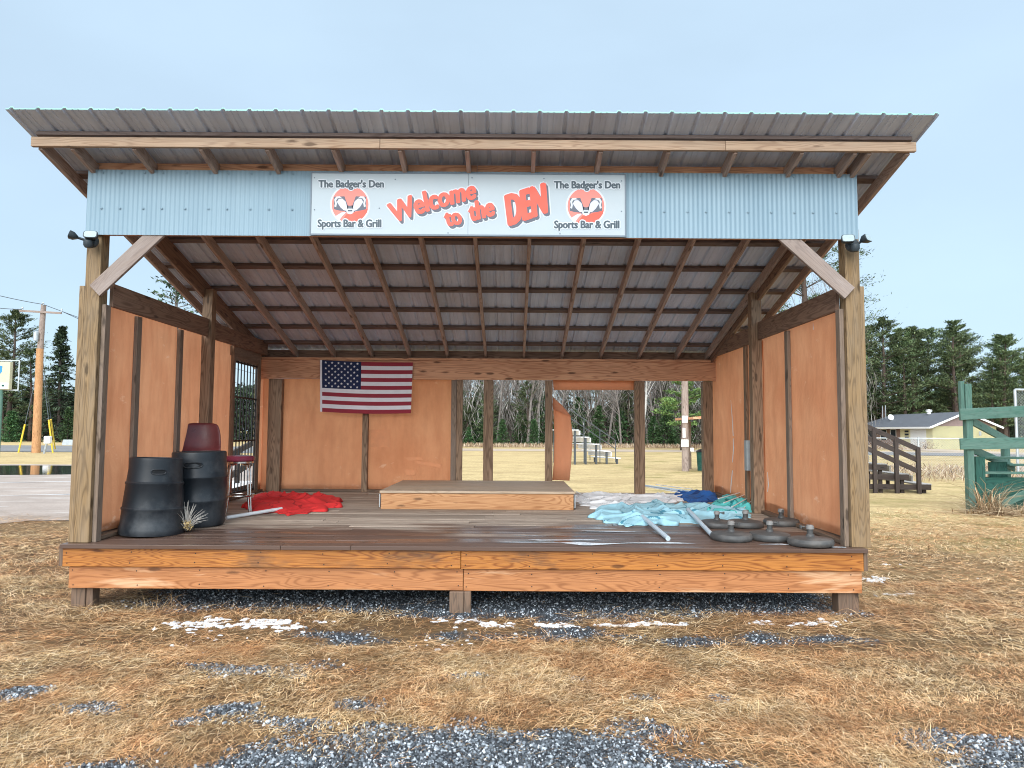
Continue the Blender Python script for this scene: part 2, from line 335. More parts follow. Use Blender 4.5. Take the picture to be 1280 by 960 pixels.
# ------------------------------------------------------------------ mesh helpers
class MB:
    """collects boxes, tubes, lathes ... and links them as ONE mesh object"""
    def __init__(s): s.v = []; s.f = []; s.uv = []; s.mi = []
    def poly(s, pts, uvs=None, mi=0):
        b = len(s.v); s.v += [tuple(p) for p in pts]; s.f.append(tuple(range(b, b + len(pts))))
        s.uv += list(uvs) if uvs else [(p[0], p[2]) for p in pts]; s.mi.append(mi)
    def mesh(s, verts, faces, mi=0, uvs=None):
        b = len(s.v); s.v += [tuple(p) for p in verts]
        for k, f in enumerate(faces):
            s.f.append(tuple(b + i for i in f)); s.mi.append(mi)
            s.uv += ([uvs[i] for i in f] if uvs else [(verts[i][0] + verts[i][1], verts[i][2]) for i in f])
    def beam(s, p0, p1, w, h, up=(0, 0, 1), mi=0, uo=None):
        """box along p0->p1, w across, h along 'up'; p0/p1 on the axis"""
        p0, p1 = Vector(p0), Vector(p1); d = (p1 - p0); ln = d.length; d.normalize()
        up = Vector(up); sd_ = d.cross(up)
        if sd_.length < 1e-5: sd_ = d.cross(Vector((0, 1, 0)))
        sd_.normalize(); up = sd_.cross(d).normalized()
        u0, v0 = (random.uniform(0, 60), random.uniform(0, 60)) if uo is None else uo
        b = len(s.v)
        for a in (0, 1):
            for (i, j) in ((-1, -1), (1, -1), (1, 1), (-1, 1)):
                s.v.append(tuple(p0 + d * (ln * a) + sd_ * (i * w / 2) + up * (j * h / 2)))
        per = [0, w, w + h, 2 * w + h]
        for k in range(4):
            n = (k + 1) % 4; va = per[k]; vb = va + (w if k % 2 == 0 else h)
            s.f.append((b + k, b + n, b + 4 + n, b + 4 + k)); s.mi.append(mi)
            s.uv += [(u0, v0 + va), (u0, v0 + vb), (u0 + ln, v0 + vb), (u0 + ln, v0 + va)]
        s.f.append((b + 3, b + 2, b + 1, b)); s.f.append((b + 4, b + 5, b + 6, b + 7)); s.mi += [mi, mi]
        s.uv += [(u0 + .02 * i, v0 + x) for i, x in enumerate((0, w, w, 0))] * 2
    def box(s, x0, x1, y0, y1, z0, z1, axis=None, mi=0):
        dx, dy, dz = x1 - x0, y1 - y0, z1 - z0
        if axis is None: axis = 'xyz'[max(range(3), key=lambda i: (dx, dy, dz)[i])]
        cx, cy, cz = (x0 + x1) / 2, (y0 + y1) / 2, (z0 + z1) / 2
        if axis == 'x': s.beam((x0, cy, cz), (x1, cy, cz), dy, dz, (0, 0, 1), mi)
        elif axis == 'y': s.beam((cx, y0, cz), (cx, y1, cz), dx, dz, (0, 0, 1), mi)
        else: s.beam((cx, cy, z0), (cx, cy, z1), dy, dx, (1, 0, 0), mi)
    def tube(s, pts, r, n=8, cap=True, mi=0):
        pts = [Vector(p) for p in pts]; rs = r if isinstance(r, (list, tuple)) else [r] * len(pts)
        b = len(s.v); prev = None
        for i, p in enumerate(pts):
            t = (pts[min(i + 1, len(pts) - 1)] - pts[max(i - 1, 0)]).normalized()
            if prev is None:
                a = t.cross(Vector((0, 0, 1)))
                if a.length < 1e-3: a = t.cross(Vector((0, 1, 0)))
            else: a = prev - t * prev.dot(t)
            a.normalize(); prev = a; c = t.cross(a)
            for k in range(n):
                q = 2 * math.pi * k / n
                s.v.append(tuple(p + (a * math.cos(q) + c * math.sin(q)) * rs[i]))
        L_ = 0
        for i in range(len(pts) - 1):
            l2 = L_ + (pts[i + 1] - pts[i]).length
            for k in range(n):
                m = (k + 1) % n
                s.f.append((b + i * n + k, b + i * n + m, b + (i + 1) * n + m, b + (i + 1) * n + k)); s.mi.append(mi)
                va, vb = k / n * 6.28 * max(rs), (k + 1) / n * 6.28 * max(rs)
                s.uv += [(L_, va), (L_, vb), (l2, vb), (l2, va)]
            L_ = l2
        if cap:
            s.f.append(tuple(b + k for k in reversed(range(n)))); s.f.append(tuple(b + (len(pts) - 1) * n + k for k in range(n)))
            s.mi += [mi, mi]; s.uv += [(0, 0)] * (2 * n)
    def lathe(s, prof, c=(0, 0, 0), n=32, mi=0, M4=None):
        b = len(s.v); c = Vector(c)
        for (r, z) in prof:
            for k in range(n):
                q = 2 * math.pi * k / n; p = Vector((r * math.cos(q), r * math.sin(q), z))
                s.v.append(tuple((M4 @ p if M4 else p) + c))
        for i in range(len(prof) - 1):
            for k in range(n):
                m = (k + 1) % n
                s.f.append((b + i * n + k, b + i * n + m, b + (i + 1) * n + m, b + (i + 1) * n + k)); s.mi.append(mi)
                s.uv += [(k / n, prof[i][1]), ((k + 1) / n, prof[i][1]), ((k + 1) / n, prof[i + 1][1]), (k / n, prof[i + 1][1])]
        if prof[-1][0] > 1e-4:
            s.f.append(tuple(b + (len(prof) - 1) * n + k for k in range(n))); s.mi.append(mi); s.uv += [(0, 0)] * n
        if prof[0][0] > 1e-4:
            s.f.append(tuple(b + k for k in reversed(range(n)))); s.mi.append(mi); s.uv += [(0, 0)] * n
    def build(s, name, mats, parent=None, bevel=0.0, smooth=False, off=None, segs=2):
        me = bpy.data.meshes.new(name)
        off = Vector(off) if off is not None else (Vector(parent['_base']) if parent is not None and '_base' in parent else None)
        vs = s.v if off is None else [(x - off.x, y - off.y, z - off.z) for x, y, z in s.v]
        me.from_pydata(vs, [], s.f)
        ul = me.uv_layers.new(name='UVMap')
        ul.data.foreach_set('uv', np.array(s.uv, dtype=np.float32).ravel())
        for m in (mats if isinstance(mats, (list, tuple)) else [mats]): me.materials.append(m)
        me.polygons.foreach_set('material_index', np.array(s.mi, dtype=np.int32))
        if smooth:
            me.polygons.foreach_set('use_smooth', np.ones(len(s.f), dtype=bool))
        me.update()
        o = bpy.data.objects.new(name, me); COL.objects.link(o)
        if smooth and smooth != 'all':
            me.set_sharp_from_angle(angle=rad(38))
        if bevel:
            m = o.modifiers.new('bevel', 'BEVEL'); m.width = bevel; m.segments = segs; m.limit_method = 'ANGLE'; m.angle_limit = rad(50)
        if parent is not None: o.parent = parent
        return o

def npmesh(name, verts, faces, m, parent=None, uv=None):
    """fast mesh from arrays; faces all with the same number of corners"""
    me = bpy.data.meshes.new(name); verts = np.asarray(verts, dtype=np.float32); faces = np.asarray(faces, dtype=np.int32)
    k = faces.shape[1]; n = len(faces)
    me.vertices.add(len(verts)); me.vertices.foreach_set('co', verts.ravel())
    me.loops.add(n * k); me.loops.foreach_set('vertex_index', faces.ravel())
    me.polygons.add(n); me.polygons.foreach_set('loop_start', np.arange(0, n * k, k, dtype=np.int32))
    me.update(calc_edges=True)
    if m is not None: me.materials.append(m)
    o = bpy.data.objects.new(name, me); COL.objects.link(o)
    if parent is not None: o.parent = parent
    return o

def tag(o, label=None, cat=None, group=None, kind=None):
    if label: o['label'] = label
    if cat: o['category'] = cat
    if group: o['group'] = group
    if kind: o['kind'] = kind
    return o
def thing(name, label, cat, loc=(0, 0, 0), rz=0.0, group=None, world_parts=False):
    o = bpy.data.objects.new(name, None); COL.objects.link(o); o.empty_display_size = 0.2
    o.location = loc; o.rotation_euler = (0, 0, rz)
    if world_parts: o['_base'] = tuple(loc)
    return tag(o, label, cat, group)
def copy_tree(o, parent=None):
    c = o.copy(); COL.objects.link(c)
    if parent is not None: c.parent = parent
    for ch in list(o.children): copy_tree(ch, c)
    return c

# ================================================================== THE SHELTER
XL, XR = -3.90, 3.15            # inner faces of the side walls
YF, YB = 6.72, 11.30            # post front, back wall inner face
def zd(y): return 0.605 + 0.02 * (y - 6.7)          # deck drains to the front
def zr(y): return 4.17 - 0.27 * (y - 6.35)          # underside of the rafters
SL = math.atan(0.27)
shelter = thing('stage_shelter', 'open fronted wooden stage shelter with slanted metal roof and orange tarp walls', 'stage shelter', (-0.38, 9.0, 0), world_parts=True)
S = shelter
# deck: planks run left-right
b = MB(); y = 6.655; k = 0
while y < 11.42:
    w = 0.139
    n = 2 if k % 2 else 3
    cuts = sorted([-4.125] + [random.uniform(-2.6, 2.2) for _ in range(n - 1)] + [3.262])
    for a, c in zip(cuts[:-1], cuts[1:]):
        if c - a < .3: continue
        z = zd(y + w / 2) - 0.019 + random.uniform(-.0018, .0018)
        b.beam((a + .0015, y + w / 2, z), (c - .0015, y + w / 2, z), w, 0.038, (0, -0.02, 1))
    y += w + 0.0065; k += 1
b.build('deck', M['deck'], S, bevel=0.004)
# joists
for i in range(13):
    x = -3.95 + i * (7.05 / 12); b = MB()
    b.beam((x, 6.80, zd(6.8) - .038 - .09), (x, 11.35, zd(11.35) - .038 - .09), 0.04, 0.17); b.build('floor_joist', M['wood_foot'], S)
# rim boards
for (x0, x1, z0, z1, y0, m) in ((-4.112, -0.462, 0.398, 0.565, 6.695, 'wood_rim'), (-0.457, 3.236, 0.396, 0.565, 6.695, 'wood_rim'),
                                (-4.068, -0.440, 0.196, 0.392, 6.728, 'wood_rim_worn'), (-0.435, 3.232, 0.192, 0.390, 6.728, 'wood_rim_worn')):
    b = MB(); b.box(x0, x1, y0, y0 + 0.037, z0, z1); rim = b.build('rim_board', M[m], S, bevel=0.004)
    x = x0 + .035
    while x < x1:
        for zq in (z0 + .035, z1 - .035): b = MB(); b.lathe([(.006, 0), (.0055, .002), (0, .0025)], (x + random.uniform(-.012, .012), y0 - .0004, zq + random.uniform(-.01, .01)), 8, M4=Matrix.Rotation(math.pi / 2, 4, 'X')); b.build('screw', M['iron'], S)
        x += .59
for x, a in ((3.240, 0.037), (-4.112 - .039, 0.037)):
    b = MB(); b.box(x, x + a, 6.70, 11.4, 0.40, 0.562); b.build('rim_board', M['wood_foot'], S, bevel=0.004)
b = MB(); b.box(-4.1, 3.23, 11.40, 11.437, 0.42, 0.62); b.build('rim_board', M['wood_foot'], S, bevel=.004)
# foot posts
for (x0, x1, y0) in ((-4.065, -3.87, 6.77), (-0.56, -0.365, 6.69), (3.03, 3.225, 6.77), (-4.05, -3.9, 9.0), (3.05, 3.2, 9.0), (-4.05, -3.9, 11.2), (3.05, 3.2, 11.2), (-0.5, -0.35, 11.2), (-0.5, -.35, 9.0)):
    b = MB(); d = 0.14
    if y0 < 7: b.box(x0, x0 + .13, y0, y0 + d, -0.05, 0.39 if y0 > 6.72 else 0.192); b.box(x0 + .133, x1, y0 + .012, y0 + d - .01, -0.05, 0.38 if y0 > 6.72 else 0.191)
    else: b.box(x0, x1, y0, y0 + d, -0.05, 0.44)
    b.build('foot_post', M['wood_foot'], S, bevel=0.006)
# front posts (main timber, shorter outer plank, darker inner plank)
def post(x0, x1, y0, y1, z0, z1, m='wood_post'):
    b = MB(); b.box(x0, x1, y0, y1, z0, z1, 'z'); return b.build('post', M[m], S, bevel=0.006)
post(-4.045, -3.905, 6.735, 6.875, zd(6.8), 3.60)
post(3.150, 3.288, 6.735, 6.875, zd(6.8), 3.60)
def plank(name, x0, x1, y0, y1, z0, z1, m):
    b = MB(); b.box(x0, x1, y0, y1, z0, z1, 'z'); return b.build(name, M[m], S, bevel=0.004)
plank('post_plank', -4.100, -4.048, 6.742, 6.88, zd(6.8), 3.01, 'wood_post')
plank('post_plank', 3.291, 3.330, 6.745, 6.88, zd(6.8), 3.05, 'wood_post')
plank('post_plank', -3.902, -3.862, 6.78, 6.868, zd(6.8), 2.84, 'wood_stud')
plank('post_plank', 3.105, 3.147, 6.78, 6.868, zd(6.8), 2.84, 'wood_stud')
# middle posts reach the rafters
post(-3.945, -3.82, 9.08, 9.21, zd(9.1), zr(9.1) + .02, 'wood_inner'); post(3.035, 3.165, 9.07, 9.20, zd(9.1), zr(9.1) + .02, 'wood_inner')
# back corner posts and back studs
post(-3.83, -3.62, 11.31, 11.44, zd(11.3), 2.46, 'wood_inner'); post(3.005, 3.16, 11.31, 11.44, zd(11.3), 2.46, 'wood_inner')
for x0, x1, m in ((-2.345, -2.258, 'wood_inner'), (-0.955, -0.872, 'wood_stud'), (-0.868, -0.775, 'wood_inner'), (-0.445, -0.292, 'wood_inner'), (0.525, 0.640, 'wood_inner'), (1.93, 2.005, 'wood_inner'), (2.008, 2.09, 'wood_inner')):
    plank('stud', x0, x1, 11.315, 11.405, zd(11.3), 2.46, m)
# side studs
for Y in (7.47, 8.43): plank('stud', -3.93, -3.89, Y - .045, Y + .045, zd(Y) + .04, 2.83, 'wood_stud')
for Y in (8.22, 9.70): plank('stud', 3.14, 3.18, Y - .045, Y + .045, zd(Y) + .04, 2.83, 'wood_stud' if Y < 9 else 'wood_inner')
plank('stud', -3.93, -3.89, 10.02, 10.06, zd(10) + .04, 2.83, 'wood_inner'); plank('stud', -3.93, -3.89, 11.09, 11.13, zd(11) + .04, 2.83, 'wood_inner')
# side top plates, bottom plates
for x in (-3.89, 3.118):
    b = MB(); b.box(x, x + .037, 6.88, 9.07, 2.835, 3.06); b.build('top_plate', M['wood_beam'], S, bevel=.004)
    b = MB(); b.box(x, x + .037, 9.22, 11.295, 2.825, 3.04); b.build('top_plate', M['wood_beam'], S, bevel=.004)
for x in (-3.935, 3.142):
    b = MB(); b.beam((x + .02, 6.9, zd(6.9) + .022), (x + .02, 11.3, zd(11.3) + .022), .085, .036); b.build('bottom_plate', M['wood_foot'], S, bevel=.004)
for x0, x1 in ((-3.99, -3.968), (3.212, 3.234)):      # kick boards close the gap under the sheets
    b = MB(); b.beam(((x0 + x1) / 2, 6.88, zd(6.9) + .05), ((x0 + x1) / 2, 11.40, zd(11.3) + .05), x1 - x0, .19); b.build('kick_board', M['wood_stud'], S, bevel=.003)
b = MB(); b.box(-3.9, -0.78, 11.445, 11.465, zd(11.3) - .05, zd(11.3) + .11); b.build('kick_board', M['wood_stud'], S, bevel=.003)
b = MB(); b.box(-3.6, -0.96, 11.32, 11.40, zd(11.3) + .002, zd(11.3) + .04); b.build('bottom_plate', M['wood_foot'], S, bevel=.004)
# back beam: 2x12 with a lip on top, blocking above
b = MB(); b.box(-3.985, 3.25, 11.255, 11.30, 2.462, 2.755); b.build('back_beam', M['wood_red'], S, bevel=.004)
b = MB(); b.box(-3.985, 3.25, 11.235, 11.41, 2.758, 2.797); b.build('back_beam', M['wood_red'], S, bevel=.004)
b = MB(); b.box(-4.0, 3.3, 11.42, 11.46, 2.80, 2.93); b.build('back_blocking', M['wood_beam'], S, bevel=.003)
# front header behind the corrugated panel
b = MB(); b.box(-4.02, 3.26, 6.745, 6.785, 3.50, 3.82); b.build('header_beam', M['wood_red'], S, bevel=.004)
b = MB(); b.box(-4.02, -0.35, 6.745, 6.785, 3.83, 4.20); b.build('header_beam', M['wood_red'], S, bevel=.004)
b = MB(); b.box(-0.345, 3.26, 6.745, 6.785, 3.83, 4.20); b.build('header_beam', M['wood_red'], S, bevel=.004)
# knee braces
for (x0, z0, x1, z1) in ((-3.935, 2.955, -3.285, 3.60), (3.175, 2.975, 2.495, 3.60)):
    b = MB(); b.beam((x0, 6.7185, z0), (x1, 6.7185, z1), 0.038, 0.142, (0, 0, 1)); b.build('knee_brace', M['wood_brace'], S, bevel=.005)
# rafters
RX = [-4.27, -3.985, -3.425, -2.825, -2.225, -1.625, -1.025, -0.42, 0.185, 0.79, 1.40, 2.005, 2.605, 3.085, 3.215, 3.56]
RD = 0.115
for x in RX:
    b = MB(); y0, y1 = 6.345, 11.95
    n = Vector((0, .27, 1)).normalized()
    p0 = Vector((x, y0, zr(y0))) + n * RD / 2; p1 = Vector((x, y1, zr(y1))) + n * RD / 2
    b.beam(p0, p1, 0.038, RD, n); b.build('rafter', M['wood_rafter'], S, bevel=.004)
for x in (-3.945, 3.13):      # doubled rafter over each side wall
    b = MB(); p0 = Vector((x, 6.8, zr(6.8) + .02)); p1 = Vector((x, 11.4, zr(11.4) + .02)); b.beam(p0, p1, .038, .22, (0, .27, 1)); b.build('rafter', M['wood_beam'], S, bevel=.004)
# sub-fascia board across the rafter tips
for a, c in ((-4.33, -1.2), (-1.197, 1.9), (1.903, 3.615)):
    b = MB(); b.box(a, c, 6.303, 6.342, 4.185, 4.272); b.build('eave_board', M['wood_fasc'], S, bevel=.004)
def zt(y): return zr(y) + RD * math.sqrt(1 + .27 ** 2)     # top of the rafters
for k in range(10):
    y = 6.33 + k * 0.6 if k else 6.36
    b = MB(); n = Vector((0, .27, 1)).normalized()
    p = Vector((0, y, zt(y))) + n * .019
    b.beam((-4.30, p.y, p.z), (3.59, p.y, p.z), .088, .038, n); b.build('purlin', M['wood_purlin'], S, bevel=.003)
# ribbed metal roof
xs = []; zs = []
per = 0.2286; x = -4.395
while x < 3.685:
    for dx, h in ((0, 0), (.028, .0), (.040, .019), (.062, .019), (.074, 0), (.115, 0), (.118, .004), (.126, .004), (.129, 0), (.165, 0), (.168, .004), (.176, .004), (.179, 0)):
        if x + dx < 3.685: xs.append(x + dx); zs.append(h)
    x += per
n = Vector((0, .27, 1)).normalized()
ys = np.linspace(6.05, 12.05, 14)
b = MB(); vs = []; uvs = []
for y in ys:
    for x, h in zip(xs, zs):
        p = Vector((x, y, zt(y))) + n * (.0395 + h); vs.append(p); uvs.append((y, x))
nx = len(xs); fs = []
for j in range(len(ys) - 1):
    for i in range(nx - 1): fs.append((j * nx + i, j * nx + i + 1, (j + 1) * nx + i + 1, (j + 1) * nx + i))
b.mesh(vs, fs, uvs=uvs); ro = b.build('metal_roof', M['roof'], S)
md = ro.modifiers.new('thick', 'SOLIDIFY'); md.thickness = 0.0015; md.offset = 1
b = MB()
for i in range(nx - 1):       # green drip edge line along the front
    p, q = vs[i], vs[i + 1]; up = n * .012
    b.mesh([p + Vector((0, -.004, .002)), q + Vector((0, -.004, .002)), q + Vector((0, -.004, .002)) + up, p + Vector((0, -.004, .002)) + up], [(0, 1, 2, 3)])
o = b.build('drip_edge', M['flash'], S); md = o.modifiers.new('thick', 'SOLIDIFY'); md.thickness = 0.003
# corrugated fascia panel (three lapped sheets) with screw heads
for (a, c, dy) in ((-4.035, -1.55, 0), (-1.60, 0.95, -.003), (0.90, 3.262, 0)):
    b = MB(); nn = int((c - a) / .0055); vs = []
    for i in range(nn + 1):
        x = a + (c - a) * i / nn; y = 6.690 + dy + .0022 * math.cos(x * 2 * math.pi / .044)
        vs += [(x, y, 3.487), (x, y, 4.115)]
    b.mesh(vs, [(2 * i, 2 * i + 2, 2 * i + 3, 2 * i + 1) for i in range(nn)])
    for z in (3.74, 4.085):
        x = a + .1
        while x < c - .05:
            xx = round(x / .044) * .044 + .022
            b.lathe([(.011, 0), (.011, .003), (.006, .006), (.0, .007)], (xx, 6.6835 + dy, z), 8, M4=Matrix.Rotation(math.pi / 2, 4, 'X')); x += .203
    b.build('corrugated_fascia', M['fascia'], S, smooth=True)

# ---- orange screen tarps, one sheet per bay
def sheet(name, P, nu, nv, amp, seed, cut=None):
    """P(u,v)->point on the sheet, with normal displacement; thin solid"""
    f = waves(seed, 8, 1.0, 7.0); fw = waves(seed + 40, 8, 3.0, 12.0); b = MB(); vs = []
    for j in range(nv + 1):
        for i in range(nu + 1):
            u, v = i / nu, j / nv; p, nr = P(u, v)
            e_ = min(1, 6 * min(u, 1 - u)) * min(1, 5 * min(v, 1 - v) + .3)
            vs.append(Vector(p) + Vector(nr) * amp * e_ * (1.3 * f(u * 2.2 + seed, v * 3.0) + .55 * (abs(fw(u * 3.2 + .5 * v, v * .9 + seed)) ** .7)))
    fs = []
    for j in range(nv):
        for i in range(nu):
            if cut and cut((i + .5) / nu, (j + .5) / nv): continue
            fs.append((j * (nu + 1) + i, j * (nu + 1) + i + 1, (j + 1) * (nu + 1) + i + 1, (j + 1) * (nu + 1) + i))
    b.mesh(vs, fs); o = b.build(name, M['tarp'], S, smooth='all')
    return o
def side_tarp(x, y0, y1, z0, z1, seed, round_=0.0, top=None, amp=.012):
    nu, nv = 34, 48
    def P(u, v):
        # rounded corners where the sheet was cut out round the battens
        uu = u
        if round_:
            for zc, s_ in ((z1 - round_, 1), (z0 + round_, -1)):
                zz = z0 + (z1 - z0) * v; q = (zz - zc) * s_
                if q > 0:
                    inset = round_ - math.sqrt(max(0, round_ ** 2 - q ** 2)); wv_ = inset / (y1 - y0); uu = wv_ + u * (1 - 2 * wv_)
        return ((x, y0 + (y1 - y0) * uu, z0 + (z1 - z0) * v), (1, 0, 0))
    return sheet('tarp_panel', P, nu, nv, amp, seed)
zb = .67
side_tarp(-3.95, 6.87, 7.485, zb, 2.86, 1); side_tarp(-3.955, 7.465, 8.455, zb, 2.86, 2, .03); side_tarp(-3.95, 8.435, 9.16, zb, 2.86, 3, .03)
side_tarp(-3.955, 9.12, 10.10, zb, 2.86, 4); side_tarp(-3.95, 11.05, 11.44, zb, 2.90, 5, amp=.004)
side_tarp(3.19, 6.87, 8.235, zb, 2.86, 6, .02); side_tarp(3.195, 8.205, 9.14, zb, 2.86, 7, .05, amp=.022); side_tarp(3.19, 9.1, 9.715, zb, 2.86, 8); side_tarp(3.195, 9.685, 11.44, zb, 2.86, 9, amp=.02)
def back_tarp(x0, x1, z0, z1, seed):
    sheet('tarp_panel', lambda u, v: ((x0 + (x1 - x0) * u, 11.418, z0 + (z1 - z0) * v), (0, 1, 0)), 30, 36, .008, seed)
back_tarp(-3.985, -2.30, .69, 2.47, 11); back_tarp(-2.295, -0.90, .69, 2.47, 12)
# patch layers and peeled flakes on the back sheet
def flake(pts, y):
    b = MB(); b.poly([(W(px, py, y).x, y, W(px, py, y).z) for px, py in pts])
    o = b.build('tarp_patch', M['tarp_pale'], S); md = o.modifiers.new('t', 'SOLIDIFY'); md.thickness = .0015
M['tarp_pale'] = plain('pale_tarp_patch', (0.70, 0.30, 0.145), 0.8, 0, 0.08, 9)
M['tarp_deep'] = plain('peeled_tarp_layer', (0.60, 0.24, 0.105), 0.8, 0, 0.08, 9)
flake([(462, 537), (487, 537), (487, 559), (462, 559)], 11.408)
flake([(505, 572), (528, 571), (529, 575), (512, 576)], 11.408); flake([(519, 576), (552, 580), (551, 585), (522, 580)], 11.408); flake([(505, 587), (520, 588), (519, 594), (509, 594)], 11.408)
# torn sheet: strip left under the beam, and a hanging tongue folded over
def torn(pts, y, dy, seed):
    f = waves(seed, 6, 1, 4); b = MB(); vs = []
    (l, r) = pts
    for (a, c) in zip(l, r):
        for i in range(9):
            t = i / 8; px, py = a[0] + (c[0] - a[0]) * t, a[1] + (c[1] - a[1]) * t
            q = W(px, py, y); vs.append((q.x, y + dy * math.sin(t * 3.0) + .02 * f(q.x * 3, q.z * 3), q.z))
    nr = len(l); fs = [(j * 9 + i, j * 9 + i + 1, (j + 1) * 9 + i + 1, (j + 1) * 9 + i) for j in range(nr - 1) for i in range(8)]
    b.mesh(vs, fs); o = b.build('torn_tarp', M['tarp_torn'], S, smooth='all'); md = o.modifiers.new('t', 'SOLIDIFY'); md.thickness = .002
torn(([(691, 473), (692, 487.5)], [(795, 473), (795, 487.5)]), 11.42, .01, 21)
torn(([(691, 499), (692, 520), (693, 545), (692, 580), (690.5, 600)], [(692.5, 499), (713, 519), (716, 545), (714, 578), (712, 601)]), 11.46, .035, 22)
torn(([(691, 496), (691, 503), (691, 511)], [(692, 497), (703, 507), (714, 521)]), 11.435, -.02, 23)
# pale tears in the right-hand sheets
b = MB()
def tear(pts, x=3.187):
    for i in range(len(pts) - 1):
        (px, py, w), (qx, qy, w2) = pts[i], pts[i + 1]
        def V(px, py): r = ray(px, py); return Vector((0, 0, CAMH)) + r * (x / r.x)
        p, q = V(px, py), V(qx, qy)
        b.poly([(x - .006, p.y - w, p.z), (x - .006, p.y + w, p.z), (x - .006, q.y + w2, q.z), (x - .006, q.y - w2, q.z)])
tear([(914, 500, .004), (915.5, 520, .012), (917, 545, .016)]); tear([(917, 548, .012), (917.5, 560, .02), (916, 578, .012)]); tear([(916, 588, .016), (914.5, 604, .02), (913.5, 616, .008)])
tear([(960, 590, .004), (961, 606, .014), (960, 615, .008)]); tear([(1017, 404, .003), (1017.3, 412, .008)])
o = b.build('tarp_tear', M['paper'], S); md = o.modifiers.new('t', 'SOLIDIFY'); md.thickness = .001
# grey outlet box on the right middle stud
b = MB(); b.box(3.03, 3.10, 9.32, 9.42, 1.17, 1.56); b.build('outlet_box', M['box_grey'], S, bevel=.006)
# security door in the left wall: frame, iron grille with scrolls
fr = MB(); y0, y1, z0, z1 = 10.07, 11.08, .70, 2.70
for (a, c, d, e_) in ((y0, y0 + .06, z0, z1), (y1 - .06, y1, z0, z1), (y0 + .06, y1 - .06, z1 - .06, z1), (y0 + .06, y1 - .06, z0, z0 + .05)):
    fr.box(-3.945, -3.90, a, c, d, e_)
fr.box(-3.945, -3.90, y0 - .05, y1 + .05, z1 + .001, 2.835)
door = fr.build('security_door', M['wood_stud'], S, bevel=.004)
g = MB()
for i in range(8):
    y = y0 + .08 + i * (y1 - y0 - .16) / 7; g.box(-3.927, -3.913, y - .007, y + .007, z0 + .05, z1 - .06)
for z in (z0 + .07, 1.50, 2.12, z1 - .08): g.box(-3.931, -3.909, y0 + .065, y1 - .065, z - .012, z + .012)
for zc in (1.80, 1.62, 2.0):
    for i in range(7):
        yc = y0 + .08 + (i + .5) * (y1 - y0 - .16) / 7
        if (i + int(zc * 10)) % 2: continue
        g.tube([(-3.92, yc + .045 * math.cos(q), zc + .07 * math.sin(q)) for q in np.linspace(0, 6.0, 12)], .006, 5)
gr = g.build('grille', M['iron'], door, off=(0, 0, 0)); gr.parent = door
for ch in (gr,):
    ch.location = (0, 0, 0)
    me = ch.data; off = Vector(S['_base'])
    me.transform(Matrix.Translation(-off))
# ================================================================== SIGN
GC = {}
def glyphs(body, offset=0.0, res=3):
    if body in GC: return GC[body]
    """built-in lettering as flat triangles in a 0..1 x 0..1 (cap height) frame"""
    cu = bpy.data.curves.new('lettering', 'FONT'); cu.body = body; cu.offset = offset; cu.resolution_u = res; cu.fill_mode = 'BOTH'
    cu.space_character = 1.0 + abs(offset) * 2.2
    o = bpy.data.objects.new('lettering', cu); COL.objects.link(o)
    bpy.context.view_layer.update()
    me = bpy.data.meshes.new_from_object(o.evaluated_get(bpy.context.evaluated_depsgraph_get()))
    v = np.array([p.co[:] for p in me.vertices]); f = [tuple(p.vertices) for p in me.polygons]
    bpy.data.objects.remove(o); bpy.data.curves.remove(cu); bpy.data.meshes.remove(me)
    GC[body] = (v, f)
    return v, f
def lettering(mb, body, fmap, bold, y, n=8):
    """letters thickened by stamping them round a small circle (each stamp a hair apart in depth)"""
    v, f = glyphs(body, 0.0); x0, x1 = v[:, 0].min(), v[:, 0].max(); vh, _ = glyphs('H', 0.0); z1 = vh[:, 1].max()
    for k in range(n + 1):
        q = 2 * math.pi * k / n; r_ = 0 if k == n else 1; dx, dz = r_ * bold[0] * math.cos(q), r_ * bold[1] * math.sin(q); pts = []
        for p in v:
            x, z = fmap((p[0] - x0) / (x1 - x0), p[1] / z1, dx, dz); pts.append((x, y + .00004 * k, z))
        mb.mesh(pts, f)
SY = 6.647
def SP(px, py): q = W(px, py, SY); return (q.x, q.z)
sx0, sx1, sz0, sz1 = -1.897, 1.052, 3.50, 4.078
sign = thing('welcome_sign', 'long white rectangular sign with slanted red lettering and two round emblems on the shelter fascia', 'sign', ((sx0 + sx1) / 2, 6.665, sz0), world_parts=True)
b = MB(); b.box(sx0, (sx0 + sx1) / 2 - .001, 6.652, 6.666, sz0, sz1); b.box((sx0 + sx1) / 2 + .001, sx1, 6.652, 6.666, sz0, sz1); b.build('sign_board', M['white'], sign, bevel=.001)
b = MB(); t_ = .012
b.box(sx0 - t_, sx0 - .0005, 6.648, 6.668, sz0 - t_, sz1 + t_); b.box(sx1 + .0005, sx1 + t_, 6.648, 6.668, sz0 - t_, sz1 + t_)
b.box(sx0, sx1, 6.648, 6.668, sz0 - t_ - .004, sz0 - .0005); b.box(sx0, sx1, 6.649, 6.668, sz1 + .0005, sz1 + t_)
b.build('sign_frame', M['signframe'], sign)
b = MB()
for px, py in ((393, 222), (393, 262), (494, 224), (590, 222), (680, 223), (777, 226), (777, 264), (474, 260), (560, 291), (700, 292)):
    x, z = SP(px, py); b.lathe([(.006, 0), (.006, .003), (0, .005)], (x, 6.652, z), 8, M4=Matrix.Rotation(math.pi / 2, 4, 'X'))
b.build('screw', M['signframe'], sign)
def line_map(xl, xr, yb, yt, dyr=0.0):
    return lambda u, v, dx, dz: SP(xl + (xr - xl) * u + dx, yb + dyr * u + (yt - yb) * v - dz)
